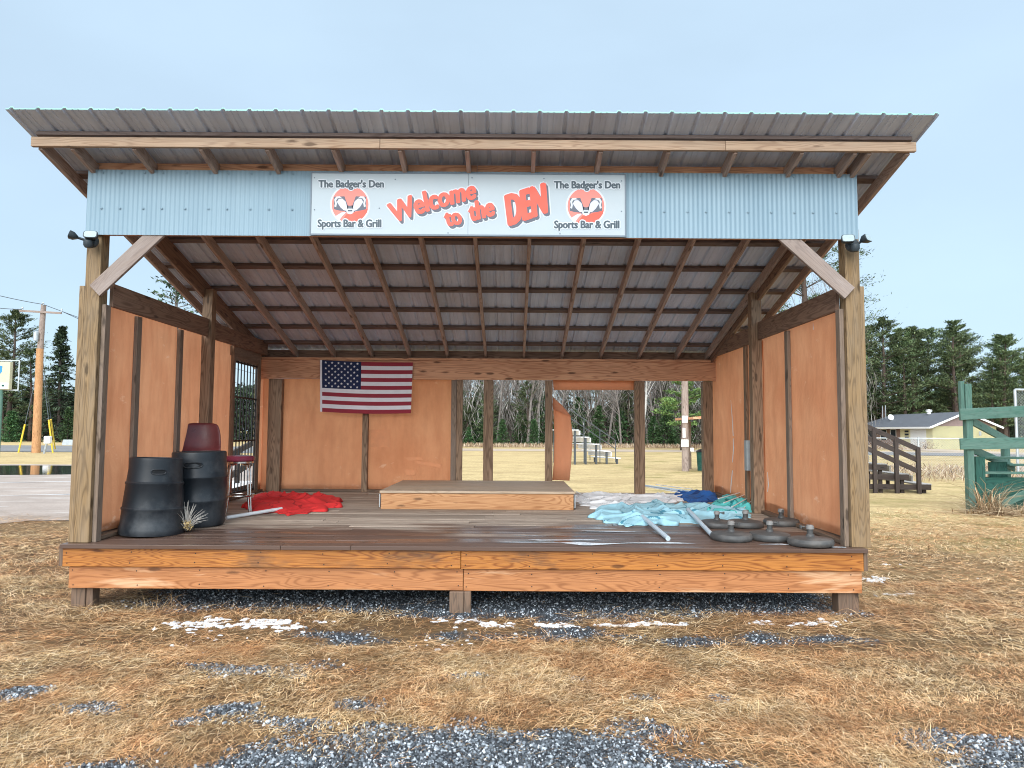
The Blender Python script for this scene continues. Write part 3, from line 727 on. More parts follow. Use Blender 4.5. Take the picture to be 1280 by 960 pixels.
for body, lm in (("The Badger's Den", line_map(398.5, 479.5, 234.0, 225.4)), ("Sports Bar & Grill", line_map(397.5, 476.2, 283.6, 274.6)),
                 ("The Badger's Den", line_map(693, 774.8, 235.2, 226.6)), ("Sports Bar & Grill", line_map(693.2, 773.8, 285.0, 276.0))):
    b = MB(); lettering(b, body, lm, (1.9, 1.8), 6.6488); b.build('lettering_outline', M['whiteink'], sign)
    b = MB(); lettering(b, body, lm, (.62, .42), 6.6476); b.build('lettering', M['ink'], sign)
# big arched words: white outline, grey drop, red face
def welcome(u, v):        # a baseline that swings up and flattens; letters lean and shrink to the right
    px = 493 + 101 * u; base = 279.5 - 32 * (u ** 0.78)
    tilt = (-8.5 * (1 - u) ** 1.1)
    return px + tilt * v, base - (23 + 1.0 * math.sin(u * 3.14)) * v
def toword(u, v): return 559 + 18.5 * u - 5 * v, 282.5 - 3.5 * u - 20 * v
def theword(u, v): return 588.5 + 29 * u - 3.5 * v + 1.5 * u * v, 276.0 - 7.5 * u - (21.5 + 1.5 * u) * v
def den(u, v): return 637 + 45.5 * u - 4.5 * v + 2.0 * v * u, 281.0 - 16.0 * u - (36 - .5 * u) * v
for body, fm, kx, kz in (('Welcome', welcome, 1.45, 1.0), ('to', toword, 1.4, .9), ('the', theword, 1.5, 1.0), ('DEN', den, 2.6, 1.6)):
    for m, nm, yy, ex, steps in (('whiteink', 'word_outline', 6.6500, 1.7, ((.2, 0), (2.4, 3.0))), ('shadowink', 'word_shadow', 6.6485, .1, ((.9, 1.1), (1.7, 2.1), (2.5, 3.1))), ('redink', 'red_word', 6.6465, 0, ((0, 0),))):
        b = MB()
        for si, (sx, sy) in enumerate(steps):
            lettering(b, body, (lambda fm, sx, sy: lambda u, v, dx, dz: SP(fm(u, v)[0] + sx + dx, fm(u, v)[1] + sy - dz))(fm, sx, sy), (kx + ex, kz + ex), yy + .0004 * si)
        b.build(nm, M[m], sign)
# round badger-head emblems
def emblem(cx, cy, R=23.5):
    root = None
    def part(name, polys, m, y):
        b = MB()
        for pl in polys:
            b.poly([(SP(cx + x * R, cy - z * R)[0], y, SP(cx + x * R, cy - z * R)[1]) for x, z in pl])
        return b.build(name, M[m], sign)
    circ = lambda r, n=40, a0=0, a1=2 * math.pi: [(r * math.cos(a0 + (a1 - a0) * i / n), r * math.sin(a0 + (a1 - a0) * i / n)) for i in range(n)]
    part('emblem_ring', [circ(1.07)], 'whiteink', 6.6516)
    part('emblem_disc', [circ(0.98)], 'pinkink', 6.6513)
    # darker sweep at the bottom, white tail stroke
    part('emblem_sweep', [[(-.45, -.86), (-.2, -.52), (.25, -.40), (.95, -.22), (.90, -.42), (.72, -.66), (.45, -.86), (.1, -.97), (-.25, -.94)]], 'redink', 6.6511)
    part('emblem_stroke', [[(-.78, -.62), (-.45, -.42), (-.2, -.40), (-.42, -.62), (-.58, -.84)]], 'lilacink', 6.6509)
    # dark mask
    part('emblem_mask', [[(-.86, .42), (-.30, .44), (-.10, -.10), (-.22, -.36), (-.60, -.32), (-.86, -.25)], [(.86, .42), (.30, .44), (.10, -.10), (.22, -.36), (.60, -.32), (.86, -.25)], [(-.2, -.05), (.2, -.05), (.26, -.40), (-.26, -.40)]], 'shadowink', 6.6507)
    part('emblem_blaze', [[(-.17, .48), (.17, .48), (.05, -.06), (-.05, -.06)]], 'pinkink', 6.6505)
    ch = lambda s: [(s * .70, .14), (s * .60, .30), (s * .42, .32), (s * .24, .16), (s * .16, -.12), (s * .18, -.34), (s * .34, -.30), (s * .52, -.14)]
    ear = lambda s: [(s * .44, .36), (s * .56, .44), (s * .74, .42), (s * .84, .26), (s * .80, .05), (s * .84, -.10), (s * .74, -.14), (s * .70, .06), (s * .74, .22), (s * .66, .33), (s * .54, .35)]
    [(part('emblem_cheek', [ch(q)], 'lilacink', 6.6503), part('emblem_ear', [ear(q)], 'whiteink', 6.6501)) for q in (-1, 1)]
    part('emblem_muzzle', [[(-.22, -.30), (-.12, -.22), (.12, -.22), (.22, -.30), (.16, -.46), (0, -.52), (-.16, -.46)]], 'whiteink', 6.65)
    part('emblem_nose', [[(-.13, -.29), (.13, -.29), (.10, -.37), (-.10, -.37)]], 'ink', 6.6497)
emblem(437.5, 255.5); emblem(732.5, 257.5)

# ================================================================== FLAG
fl = MB(); A, B_, C_, D_ = W(400, 450, 11.2), W(516, 453, 11.2), W(513.5, 516.5, 11.2), W(400, 514.5, 11.2)
fy = lambda u, v: 11.205 + .010 * math.sin(u * 6 + v * 2) * v - .004
def fp(u, v, dy=0):
    top = A.lerp(B_, u); bot = D_.lerp(C_, u); p = top.lerp(bot, v)
    p.z -= .012 * math.sin(u * math.pi) * (1 - v) - .014 * math.sin(u * math.pi * 1.1) * 0 + .02 * math.sin(u * math.pi) * v
    return (p.x, fy(u, v) - dy, p.z)
NU = 30; hoist = .022
for j in range(26):
    for i in range(NU):
        u0, u1 = i / NU, (i + 1) / NU; v0, v1 = j / 26, (j + 1) / 26
        mi = 0 if (j // 2) % 2 == 0 else 1
        if u1 <= .4334 + 1e-3 and j < 14: mi = 2
        uu0, uu1 = hoist + (1 - hoist) * u0, hoist + (1 - hoist) * u1
        fl.poly([fp(uu0, v1), fp(uu1, v1), fp(uu1, v0), fp(uu0, v0)], mi=mi)
for j in range(26): fl.poly([fp(0, (j + 1) / 26), fp(hoist, (j + 1) / 26), fp(hoist, j / 26), fp(0, j / 26)], mi=1)
M['flag_red'] = plain('flag_red', (0.27, 0.028, 0.045), 0.85, 0, .08); M['flag_white'] = plain('flag_white', (0.70, 0.68, 0.72), 0.85, 0, .05); M['flag_blue'] = plain('flag_blue', (0.012, 0.022, 0.07), 0.85, 0, .1)
flag = fl.build('flag', [M['flag_red'], M['flag_white'], M['flag_blue']], off=(A.x, 11.2, A.z)); flag.location = (A.x, 11.2, A.z)
bm_ = bmesh.new(); bm_.from_mesh(flag.data); bmesh.ops.remove_doubles(bm_, verts=bm_.verts, dist=1e-4); bm_.to_mesh(flag.data); bm_.free()
md = flag.modifiers.new('t', 'SOLIDIFY'); md.thickness = .002; md.offset = 1
tag(flag, 'red white and blue striped flag with white stars hung on the back beam', 'flag')
st = MB()
for r_ in range(9):
    for c_ in range(6 if r_ % 2 == 0 else 5):
        u = hoist + (1 - hoist) * .4333 * ((c_ + .5 + (.5 if r_ % 2 else 0)) / 6 * .97 + .015); v = 14 / 26 * (r_ + .75) / 9.5
        cx, cy, cz = fp(u, v, .0035); pts = [(cx + rr * math.sin(q), cy, cz + rr * math.cos(q)) for q, rr in ((k * math.pi / 5, .021 if k % 2 == 0 else .009) for k in range(10))]
        st.poly(pts)
so = st.build('star_field', M['flag_white'], off=(A.x, 11.2, A.z)); so.parent = flag

# ================================================================== FLOODLIGHTS
def floodlight(px, py, label, tilts):
    p = W(px, py, 6.64); r = thing('floodlight', label, 'floodlight', (p.x, 6.66, p.z), group='twin floodlights on the shelter corners')
    b = MB(); b.lathe([(.0, -.03), (.05, -.03), (.062, -.01), (.062, .012), (.05, .03), (0, .032)], (0, -.02, -.02), 20, M4=Matrix.Rotation(math.pi / 2, 4, 'X')); b.build('mount', M['fix_grey'], r, smooth=True)
    b = MB(); b.lathe([(0, -.045), (.028, -.042), (.042, -.02), (.042, .02), (.03, .03), (0, .032)], (0, -.075, -.052), 16); b.build('sensor', M['fix_grey'], r, smooth=True)
    for (dx, dz, yaw, w, h) in tilts:
        Mx = Matrix.Translation((dx, -.09, dz)) @ Matrix.Rotation(yaw, 4, 'Z') @ Matrix.Rotation(rad(-18), 4, 'X')
        b = MB()
        for (yy, s0) in ((0, 1),):
            rings = [(-.032, .96), (-.03, 1.0), (.005, .92), (.035, .45), (.042, .3)]
            for ri, (y_, sc) in enumerate(rings):
                for k in range(16):
                    q = 2 * math.pi * k / 16; cx = math.copysign(abs(math.cos(q)) ** .5, math.cos(q)) * w * sc; cz = math.copysign(abs(math.sin(q)) ** .5, math.sin(q)) * h * sc
                    b.v.append(tuple(Mx @ Vector((cx, y_, cz))))
            for ri in range(len(rings) - 1):
                for k in range(16):
                    b.f.append((ri * 16 + k, ri * 16 + (k + 1) % 16, (ri + 1) * 16 + (k + 1) % 16, (ri + 1) * 16 + k)); b.mi.append(0); b.uv += [(0, 0)] * 4
            b.f.append(tuple(64 + k for k in range(16))); b.mi.append(0); b.uv += [(0, 0)] * 16
            b.f.append(tuple(reversed(range(16)))); b.mi.append(0); b.uv += [(0, 0)] * 16
        hd = b.build('lamp_head', M['fix_grey'], r, smooth=True)
        b = MB(); b.poly([tuple(Mx @ Vector((math.copysign(abs(math.cos(q)) ** .5, math.cos(q)) * w * .86, -.034, math.copysign(abs(math.sin(q)) ** .5, math.sin(q)) * h * .86))) for q in (2 * math.pi * k / 20 for k in range(20))])
        b.build('lens', M['fix_lens'], hd)
        b = MB(); b.tube([(0, -.03, -.02), (dx * .5, -.05, -.01), tuple(Mx @ Vector((0, .04, 0)))], .012, 8); b.build('arm', M['fix_grey'], r, smooth=True)
floodlight(115, 299, 'twin headed dark floodlight on the left corner post top', ((.035, .012, rad(10), .062, .038), (-.135, .012, rad(-62), .058, .036)))
floodlight(1065, 304, 'twin headed dark floodlight on the right corner post top', ((-.075, .012, rad(-10), .060, .040), (.090, .018, rad(38), .060, .036)))

# ================================================================== THINGS ON THE DECK
# riser platform
rs = thing('platform_riser', 'low wooden platform box with plywood top at the back of the stage', 'platform', (-0.43, 10.2, zd(10)), world_parts=True)
ry0, ry1, rx0, rx1 = 9.27, 11.20, -1.665, 0.795
b = MB(); b.box(rx0, rx1, ry0, ry0 + .04, zd(ry0) + .002, zd(ry0) + .205); b.build('side_board', M['wood_riser'], rs, bevel=.005)
b = MB(); b.box(rx0, rx1, ry1 - .04, ry1, zd(ry1) + .002, zd(ry1) + .19); b.build('side_board', M['wood_riser'], rs, bevel=.005)
for x in (rx0, rx1 - .04):
    b = MB(); b.beam((x + .02, ry0 + .042, zd(9.27) + .105), (x + .02, ry1 - .042, zd(11.2) + .098), .04, .185); b.build('side_board', M['wood_riser'], rs, bevel=.005)
b = MB(); n_ = 7
for i in range(n_):
    a = ry0 - .02 + i * (ry1 - ry0 + .04) / n_; c = a + (ry1 - ry0 + .04) / n_ - .004
    b.box(rx0 - .015, rx1 + .015, a, c, zd(ry0) + .208, zd(ry0) + .238, 'x')
b.build('platform_top', M['wood_risertop'], rs, bevel=.003)
b = MB()
for x in (rx0 - .034, rx1 + .016): b.box(x, x + .016, ry0 + .06, ry0 + .16, zd(ry0) + .02, zd(ry0) + .19)
b.build('bracket', M['steel'], rs, bevel=.003)

# black drums used as bins
def drum(name, loc, prof, tilt, label, slots):
    r = thing(name, label, 'barrel', loc, 0, 'black plastic drums')
    r.rotation_euler = tilt
    b = MB(); b.lathe(prof, n=48); b.build('drum_body', M['black_plastic'], r, smooth=True)
    H_ = max(z for _, z in prof)
    rt = [q for q in prof if q[1] == H_][0][0]
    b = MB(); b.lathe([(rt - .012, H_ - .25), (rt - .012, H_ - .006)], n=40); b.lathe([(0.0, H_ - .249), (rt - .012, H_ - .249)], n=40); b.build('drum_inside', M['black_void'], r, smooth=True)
    for (ang, z, w, h, rr) in slots:
        b = MB(); c = MB(); out = []
        for k in range(24):
            q = 2 * math.pi * k / 24; x = math.cos(q); zz = math.sin(q)
            x = math.copysign(abs(x) ** .55, x) * w; zz = zz * h
            out.append((x, zz))
        def on(x, zz, ro): a = ang + x / rr; return (ro * math.cos(a), ro * math.sin(a), z + zz)
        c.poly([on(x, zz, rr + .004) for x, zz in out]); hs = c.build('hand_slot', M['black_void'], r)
        b.tube([on(x * 1.12, zz * 1.25, rr + .004) for x, zz in out + out[:1]], .006, 6, cap=False); b.build('slot_rim', M['black_plastic'], hs, smooth=True)
def zb_(Y): return zd(Y) + .002
# left: open, flared at the foot
drum('drum', (-3.595, 7.28, zb_(7.28)), [(0, 0), (.292, 0), (.300, .02), (.302, .06), (.290, .10), (.283, .235), (.290, .245), (.290, .26), (.280, .27), (.262, .485), (.268, .495), (.268, .51), (.258, .52), (.243, .68), (.246, .72), (.243, .75), (.232, .755), (.228, .74)], (rad(-1.5), rad(1.2), 0),
     'black plastic drum with wide foot, nearest the orange side wall', [(rad(-58), .62, .058, .020, .2505)])
drum('drum', (-3.375, 7.86, zb_(7.86)), [(0, 0), (.245, 0), (.262, .02), (.268, .10), (.280, .25), (.288, .262), (.288, .28), (.280, .292), (.284, .50), (.292, .512), (.292, .528), (.284, .54), (.274, .70), (.276, .765), (.272, .785), (.262, .79), (.258, .775)], (rad(.5), rad(-1.0), 0),
     'straight sided black plastic drum standing beside the bar stool', [(rad(-80), .655, .085, .024, .2775)])
# maroon chair behind
ch = thing('shell_chair', 'maroon plastic shell chair standing behind the black drums', 'chair', (-3.70, 8.55, zd(8.55)), rad(18))
b = MB(); vs = []
for j in range(13):
    t = j / 12
    for i in range(11):
        u = i / 10 * 2 - 1
        w = .20 + .03 * math.sin(t * 3.1) - (.022 * max(0, (t - .8) / .2) ** 2)
        if t < .45: q = t / .45; y = -.20 + .40 * q; z = .70 + .03 * (1 - q) ** 2 - .012 + .05 * u * u
        else: q = (t - .45) / .55; y = .20 + .12 * q - .05 * abs(u) ** 2; z = .70 + .40 * q + .03 * (1 - q) * u * u - .022 * (abs(u) ** 5) * q
        if .38 < t < .52: z += .01; y -= .01
        vs.append((u * w, y, z))
b.mesh(vs, [(j * 11 + i, j * 11 + i + 1, (j + 1) * 11 + i + 1, (j + 1) * 11 + i) for j in range(12) for i in range(10)])
o = b.build('seat_shell', M['maroon'], ch, smooth='all'); md = o.modifiers.new('t', 'SOLIDIFY'); md.thickness = .012; o.modifiers.new('s', 'SUBSURF').render_levels = 1
for sx in (-1, 1):
    for sy in (-1, 1):
        b = MB(); b.tube([(sx * .14, sy * .14, .69), (sx * .19, sy * .19, .0)], .011, 8); b.build('leg', M['chrome'], ch, smooth=True)
b = MB(); b.tube([(.17 * math.cos(q), .17 * math.sin(q), .25) for q in np.linspace(0, 6.283, 20)], .008, 6); b.build('foot_ring', M['chrome'], ch, smooth=True)
# bar stool
bs = thing('bar_stool', 'backless bar stool with round maroon seat and rusty chrome legs', 'stool', (-3.36, 8.93, zd(8.93)), rad(20))
b = MB(); b.lathe([(0, .62), (.165, .62), (.18, .635), (.182, .665), (.168, .685), (.10, .693), (0, .695)], n=36); b.build('seat', M['maroon_vinyl'], bs, smooth=True)
b = MB(); b.lathe([(.15, .598), (.172, .600), (.172, .6185), (.15, .6185)], n=36); b.build('seat_band', M['chrome'], bs, smooth=True)
for k in range(4):
    q = math.pi / 4 + k * math.pi / 2; c, s = math.cos(q), math.sin(q)
    b = MB()
    for d in (-.022, .022):
        ox, oy = -s * d, c * d
        b.tube([(c * .06 + ox, s * .06 + oy, .595), (c * .145 + ox, s * .145 + oy, .57), (c * .165 + ox, s * .165 + oy, .50), (c * .175 + ox, s * .175 + oy, .22), (c * .20 + ox * .6, s * .20 + oy * .6, .0)], .0105, 8)
    b.build('leg', M['chrome'], bs, smooth=True)
b = MB(); b.tube([(.192 * math.cos(q), .192 * math.sin(q), .205) for q in np.linspace(0, 2 * math.pi, 33)], .012, 8, cap=False); b.build('foot_ring', M['chrome'], bs, smooth=True)

# collapsed parasols: crumpled canopy lying on the boards, pole, ribs
def canopy(name, outline, hmax, seed, m, parent, nf=11, ang=.6, mu='red'):
    pts = [G(px, py, zd(8.5) + .02) for px, py in outline]
    pts = []
    for px, py in outline:
        z = .63
        for _ in range(6): q = G(px, py, z); z = zd(min(11.3, max(6.7, q.y)))
        pts.append((q.x, min(q.y, 11.24)))
    P = np.array(pts); n = len(P); c = P.mean(0)
    # resample the outline smoothly
    NS, NR = 320, 64
    seg = np.linalg.norm(np.roll(P, -1, 0) - P, axis=1); cum = np.concatenate([[0], np.cumsum(seg)]); s_ = np.linspace(0, cum[-1], NS, endpoint=False)
    Q = np.stack([np.interp(s_, cum, np.append(P[:, k], P[0, k])) for k in (0, 1)], 1)
    for _ in range(3): Q = .5 * Q + .25 * np.roll(Q, 1, 0) + .25 * np.roll(Q, -1, 0)
    r = np.random.RandomState(seed); f1 = waves(seed, 8, 3, 9); f2 = waves(seed + 7, 8, 9, 26)
    th = np.linspace(0, 2 * np.pi, NS, endpoint=False)
    Q = c + (Q - c) * (1 + .06 * np.sin(th * 9 + r.uniform(0, 6) + 2 * np.sin(3 * th)) + .04 * np.sin(th * 23 + 2.5 * np.sin(2 * th + 1)))[:, None]
    vs = []; fs = []
    f3 = waves(seed + 3, 8, 4, 11); f4 = waves(seed + 4, 8, 14, 34); f5 = waves(seed + 5, 6, 1.2, 3); under = []
    for j in range(NR + 1):
        t = j / NR
        for i in range(NS):
            x, y = c + (Q[i] - c) * t
            env = (1 - t ** 7) ** .5
            wx, wy = x + .06 * f3(x, y), y + .06 * f3(y + 3, x)
            ca, sa = math.cos(ang), math.sin(ang); p_ = wx * ca + wy * sa; q_ = -wx * sa + wy * ca
            rg = lambda n_, k_: max(0.0, 1 - abs(n_) * k_) ** 1.4
            r1 = rg(math.sin(4.6 * p_ + 2.2 * f1(wx * .7, wy * .7)), 1.15); r2 = rg(math.sin(8.5 * q_ + 2.6 * f3(wx * .8, wy * .8)), 1.5)
            r3 = rg(f2(wx, wy), 2.6)
            z = hmax * env * (.20 * (f5(x, y) + 1) + .50 * r1 + .30 * r2 + .10 * r3 * (.3 + r1)) + .004
            under.append(abs(f3(x * 1.1 + 2, y * 1.7)) < .06 and t > .12)  # bands that get the darker cloth, as painted fold shadows
            jx, jy = .02 * f2(y + 5, x) * t, .02 * f2(x + 9, y) * t
            Y = y + jy
            vs.append((x + jx, Y, zd(Y) + max(.004, z)))
    for j in range(NR):
        for i in range(NS):
            k = (i + 1) % NS; fs.append((j * NS + i, j * NS + k, (j + 1) * NS + k, (j + 1) * NS + i))
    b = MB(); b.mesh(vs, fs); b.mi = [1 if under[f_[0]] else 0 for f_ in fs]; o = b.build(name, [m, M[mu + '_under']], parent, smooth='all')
    md = o.modifiers.new('t', 'SOLIDIFY'); md.thickness = .003; md.offset = -1
    return o
def rod(name, a, c, ra, parent, m, za=.03, zc=.03, n=12):
    (x0, y0), (x1, y1) = [(lambda q: (q.x, q.y))(G(px, py, .65)) for px, py in (a, c)]
    b = MB(); b.tube([(x0, y0, zd(y0) + za), (x1, y1, zd(y1) + zc)], ra, n); return b.build(name, m, parent, smooth=True)
def parasol(label, base, outline, h, seed, m, pole=None, ribs=(), nf=11, mp='pole_white'):
    q = G(base[0], base[1], .65)
    r = thing('folded_parasol', label, 'parasol', (q.x, q.y, zd(q.y)), group='collapsed parasols lying on the deck', world_parts=True)
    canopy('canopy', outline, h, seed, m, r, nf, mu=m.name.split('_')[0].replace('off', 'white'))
    if pole: rod('pole', *pole[:2], pole[2], r, M[mp], pole[3], pole[4])
    for a, c, za, zc in ribs: rod('rib', a, c, .007, r, M['pole_white'], za, zc, 6)
    return r
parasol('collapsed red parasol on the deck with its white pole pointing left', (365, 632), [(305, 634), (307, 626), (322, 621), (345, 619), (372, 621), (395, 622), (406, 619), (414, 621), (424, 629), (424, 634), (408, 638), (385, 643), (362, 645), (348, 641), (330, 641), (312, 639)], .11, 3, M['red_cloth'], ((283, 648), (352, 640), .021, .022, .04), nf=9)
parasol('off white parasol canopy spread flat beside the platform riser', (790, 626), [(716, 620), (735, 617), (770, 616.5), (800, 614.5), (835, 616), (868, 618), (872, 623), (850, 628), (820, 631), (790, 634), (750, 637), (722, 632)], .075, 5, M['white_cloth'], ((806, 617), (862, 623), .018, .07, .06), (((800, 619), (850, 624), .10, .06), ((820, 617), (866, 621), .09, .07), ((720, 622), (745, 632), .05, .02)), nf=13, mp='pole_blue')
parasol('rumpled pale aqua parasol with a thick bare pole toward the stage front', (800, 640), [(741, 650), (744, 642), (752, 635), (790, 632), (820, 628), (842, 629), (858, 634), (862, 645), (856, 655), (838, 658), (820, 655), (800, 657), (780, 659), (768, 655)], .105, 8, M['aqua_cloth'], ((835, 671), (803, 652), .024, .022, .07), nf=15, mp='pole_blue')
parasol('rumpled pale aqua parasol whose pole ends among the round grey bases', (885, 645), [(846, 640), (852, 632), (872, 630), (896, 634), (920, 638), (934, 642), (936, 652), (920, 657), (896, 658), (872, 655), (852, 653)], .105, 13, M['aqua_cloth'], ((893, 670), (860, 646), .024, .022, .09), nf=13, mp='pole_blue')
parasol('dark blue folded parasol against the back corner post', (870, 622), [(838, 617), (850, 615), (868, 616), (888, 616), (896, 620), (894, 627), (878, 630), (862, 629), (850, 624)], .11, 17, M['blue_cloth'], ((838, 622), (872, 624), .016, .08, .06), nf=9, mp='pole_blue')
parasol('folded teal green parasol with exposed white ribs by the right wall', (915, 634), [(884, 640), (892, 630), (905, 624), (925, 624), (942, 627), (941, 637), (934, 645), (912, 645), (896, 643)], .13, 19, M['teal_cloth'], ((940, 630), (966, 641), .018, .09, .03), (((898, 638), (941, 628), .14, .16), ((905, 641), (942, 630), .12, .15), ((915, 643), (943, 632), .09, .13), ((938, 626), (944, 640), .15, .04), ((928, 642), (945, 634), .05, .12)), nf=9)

# grey parasol bases
pb = thing('parasol_base', '', 'parasol base', (0, 0, 0))
b = MB(); b.lathe([(0, .004), (.19, .004), (.199, .018), (.201, .045), (.197, .052), (.197, .058), (.188, .072), (.15, .083), (.07, .092), (.05, .095), (0, .095)], n=44); b.build('base_disc', M['base_grey'], pb, smooth=True)
b = MB(); b.lathe([(.038, .0945), (.034, .115), (.027, .12), (.027, .165), (.0, .166)], n=20); b.build('stem', M['base_grey'], pb, smooth=True)
b = MB(); b.lathe([(.026, .1665), (.034, .168), (.035, .198), (.029, .202), (.029, .212), (0, .213)], n=20); b.build('collar', M['base_stem'], pb, smooth=True)
b = MB(); b.tube([(.034, -.02, .19), (.062, -.045, .19)], .010, 8); b.tube([(.062, -.045, .172), (.062, -.045, .208)], .012, 8); b.build('clamp_knob', M['base_grey'], pb, smooth=True)
spots = [(914, 674, 0, 'front row round grey parasol base with pale collar, nearest the aqua parasol', 1.0), (962, 674, 40, 'middle round grey parasol base of the front row with grey collar', 1.0), (1013, 680, 200, 'front round grey parasol base nearest the right corner post, with tilted clamp', 1.04),
         (936, 662, 90, 'round grey base behind the front row, stem next to the teal parasol', .98), (982, 660, 300, 'round grey base behind the front row, in line with the wall batten', .98), (900, 662, 10, 'half hidden round grey base behind the one nearest the aqua parasol', .94)]
for i, (px, py, rz_, lab, sc) in enumerate(spots):
    o = pb if i == 0 else copy_tree(pb)
    q = G(px, py - 6, zd(7.2) + .05); o.location = (q.x, q.y + (.0 if i < 3 else .12), zd(q.y) + .001); o.rotation_euler = (0.02, 0, rad(rz_)); o.scale = (sc, sc, sc * .86)
    tag(o, lab, 'parasol base', 'round parasol bases on the stage corner')

# tinsel posy and dry clump on the left front of the deck
def posy(name, label, px, py, cols, seed, h, n, spread):
    q = G(px, py, .63); r = thing(name, label, 'dried flowers', (q.x, q.y, zd(q.y)))
    rr = random.Random(seed)
    for m, nm, kind in cols:
        b = MB()
        for _ in range(n):
            a = rr.uniform(0, 6.28)
            if kind == 'blade':
                l = h * rr.uniform(.5, 1.1); t = rr.uniform(.05, .9)
                p0 = Vector((0, 0, .02)); p2 = Vector((math.cos(a) * l * t, math.sin(a) * l * t, l * (1 - .55 * t))); p1 = (p0 + p2) / 2 + Vector((0, 0, l * .12))
                b.tube([p0, p1, p2], [.0035, .003, .0008], 4)
            else:
                ox, oy, oz = kind; sp = spread * (.5 if nm in ('petals', 'tinsel') else 1); c = Vector((ox + rr.gauss(0, sp), oy + rr.gauss(0, sp), max(.01, oz + rr.gauss(0, sp * .8))))
                d = Vector((rr.gauss(0, 1), rr.gauss(0, 1), rr.gauss(0, .8))).normalized(); e_ = d.orthogonal().normalized(); s_ = rr.uniform(.008, .02)
                b.mesh([c - d * s_ - e_ * s_ * .4, c + d * s_ - e_ * s_ * .3 + Vector((0, 0, .004)), c + d * s_ + e_ * s_ * .4, c - d * s_ * .6 + e_ * s_ * .5 + Vector((0, 0, .006))], [(0, 1, 2, 3)])
        b.build(nm, M[m], r)
M['tinsel'] = plain('pale_tinsel', (.70, .70, .78), .5, 0, .1); M['tan'] = plain('tan_dry_bloom', (.46, .33, .15), .8, 0, .25); M['drystem'] = plain('dry_stem', (.45, .42, .38), .7)
posy('dried_posy', 'small fallen posy of white tinsel and tan blooms before the black drums', 233, 664, (('drystem', 'stem', 'blade'), ('tinsel', 'tinsel', (-.10, -.02, .09)), ('tan', 'petals', (.03, -.03, .08))), 3, .32, 90, .042)
posy('dried_posy', 'withered tan posy on the deck edge beside the left corner post', 132, 664, (('drystem', 'stem', 'blade'), ('tan', 'petals', (0, 0, .06)), ('tinsel', 'tinsel', (-.02, -.03, .03))), 8, .16, 60, .013)
# ================================================================== GROUND
rng = np.random.RandomState(11)
g1 = waves(101, 12, .8, 4); g2 = waves(102, 12, 2.5, 9); g3 = waves(103, 12, 6, 22)
def gxy(px, py): q = G(px, py); return q.x, q.y
BLOBS = []      # bare gravel patches: centre, half sizes, strength
for (px, py, wx, wy, st) in ((450, 797, 90, 12, .85), (840, 800, 75, 9, .8), (690, 772, 60, 8, .9), (330, 838, 90, 9, .5), (440, 885, 30, 6, .6), (900, 873, 26, 8, .95), (800, 873, 28, 5, .7), (1040, 800, 60, 8, .7), (640, 758, 330, 16, 1.8), (560, 768, 130, 8, 1.5), (700, 792, 60, 9, .75), (610, 798, 40, 6, .6), (560, 800, 30, 8, .6), (250, 890, 60, 8, .6), (1200, 930, 90, 20, .8), (960, 800, 40, 6, .6), (230, 902, 25, 7, .7), (345, 905, 55, 9, .7), (130, 888, 40, 6, .5), (30, 868, 22, 6, .6), (600, 845, 25, 4, .4), (720, 850, 18, 4, .4)):
    x, y = gxy(px, py); xa, _ = gxy(px + wx, py); _, yb = gxy(px, py - wy); BLOBS.append((x, y, abs(xa - x), abs(yb - y), st))
LINE = [gxy(px, py) for px, py in ((-60, 1000), (90, 985), (150, 972), (240, 950), (330, 940), (420, 930), (520, 926), (640, 922), (720, 920), (760, 912), (840, 920), (900, 936), (960, 950), (1060, 962), (1130, 956), (1200, 935), (1290, 928))]
LX = np.array([p[0] for p in LINE]); LY = np.array([p[1] for p in LINE]); o_ = np.argsort(LX); LX, LY = LX[o_], LY[o_]
def gravel_mask(x, y):
    x = np.asarray(x, float); y = np.asarray(y, float)
    n = .6 * g1(x, y) + .75 * g2(x, y) + .75 * g3(x, y)
    edge = np.interp(x, LX, LY)
    m = (edge - y) / .22 + n * 1.0
    for (bx, by, wx, wy, st) in BLOBS:
        d = 1 - np.sqrt(((x - bx) / wx) ** 2 + ((y - by) / wy) ** 2)
        m = np.maximum(m, d * 1.7 * st + n * 1.0 - .45)
    under = np.minimum(np.minimum(x + 3.7, 3.1 - x) * 2.5, (y - 6.72) * 4)
    m = np.maximum(m, np.minimum(under, 2) + n * .5)
    return np.clip(m + .5, 0, 1)
def hgt(x, y):
    near = np.clip((14 - np.hypot(x, y - 5)) / 6, 0, 1) * np.clip((x + 7.5 + np.maximum(0, 9 - y)) / 2, 0, 1)
    return near * (.018 * g1(x * .7, y * .7) + .010 * g2(x, y) + .006 * g3(x, y)) * .9
def lines(lo, hi, d0, d1, st): 
    a = list(np.arange(d0, d1, st)); v = d0; s_ = st
    while v > lo: s_ *= 1.22; v -= s_; a.insert(0, max(v, lo))
    v = a[-1]; s_ = st
    while v < hi: s_ *= 1.22; v += s_; a.append(min(v, hi))
    return np.array(a)
gx = lines(-700, 700, -6.5, 7.0, .05); gy = lines(-60, 900, 3.0, 9.5, .05)
X_, Y_ = np.meshgrid(gx, gy); Z_ = hgt(X_, Y_)
V_ = np.stack([X_.ravel(), Y_.ravel(), Z_.ravel()], 1); nx_, ny_ = len(gx), len(gy)
idx = np.arange(nx_ * ny_).reshape(ny_, nx_)
F_ = np.stack([idx[:-1, :-1].ravel(), idx[:-1, 1:].ravel(), idx[1:, 1:].ravel(), idx[1:, :-1].ravel()], 1)
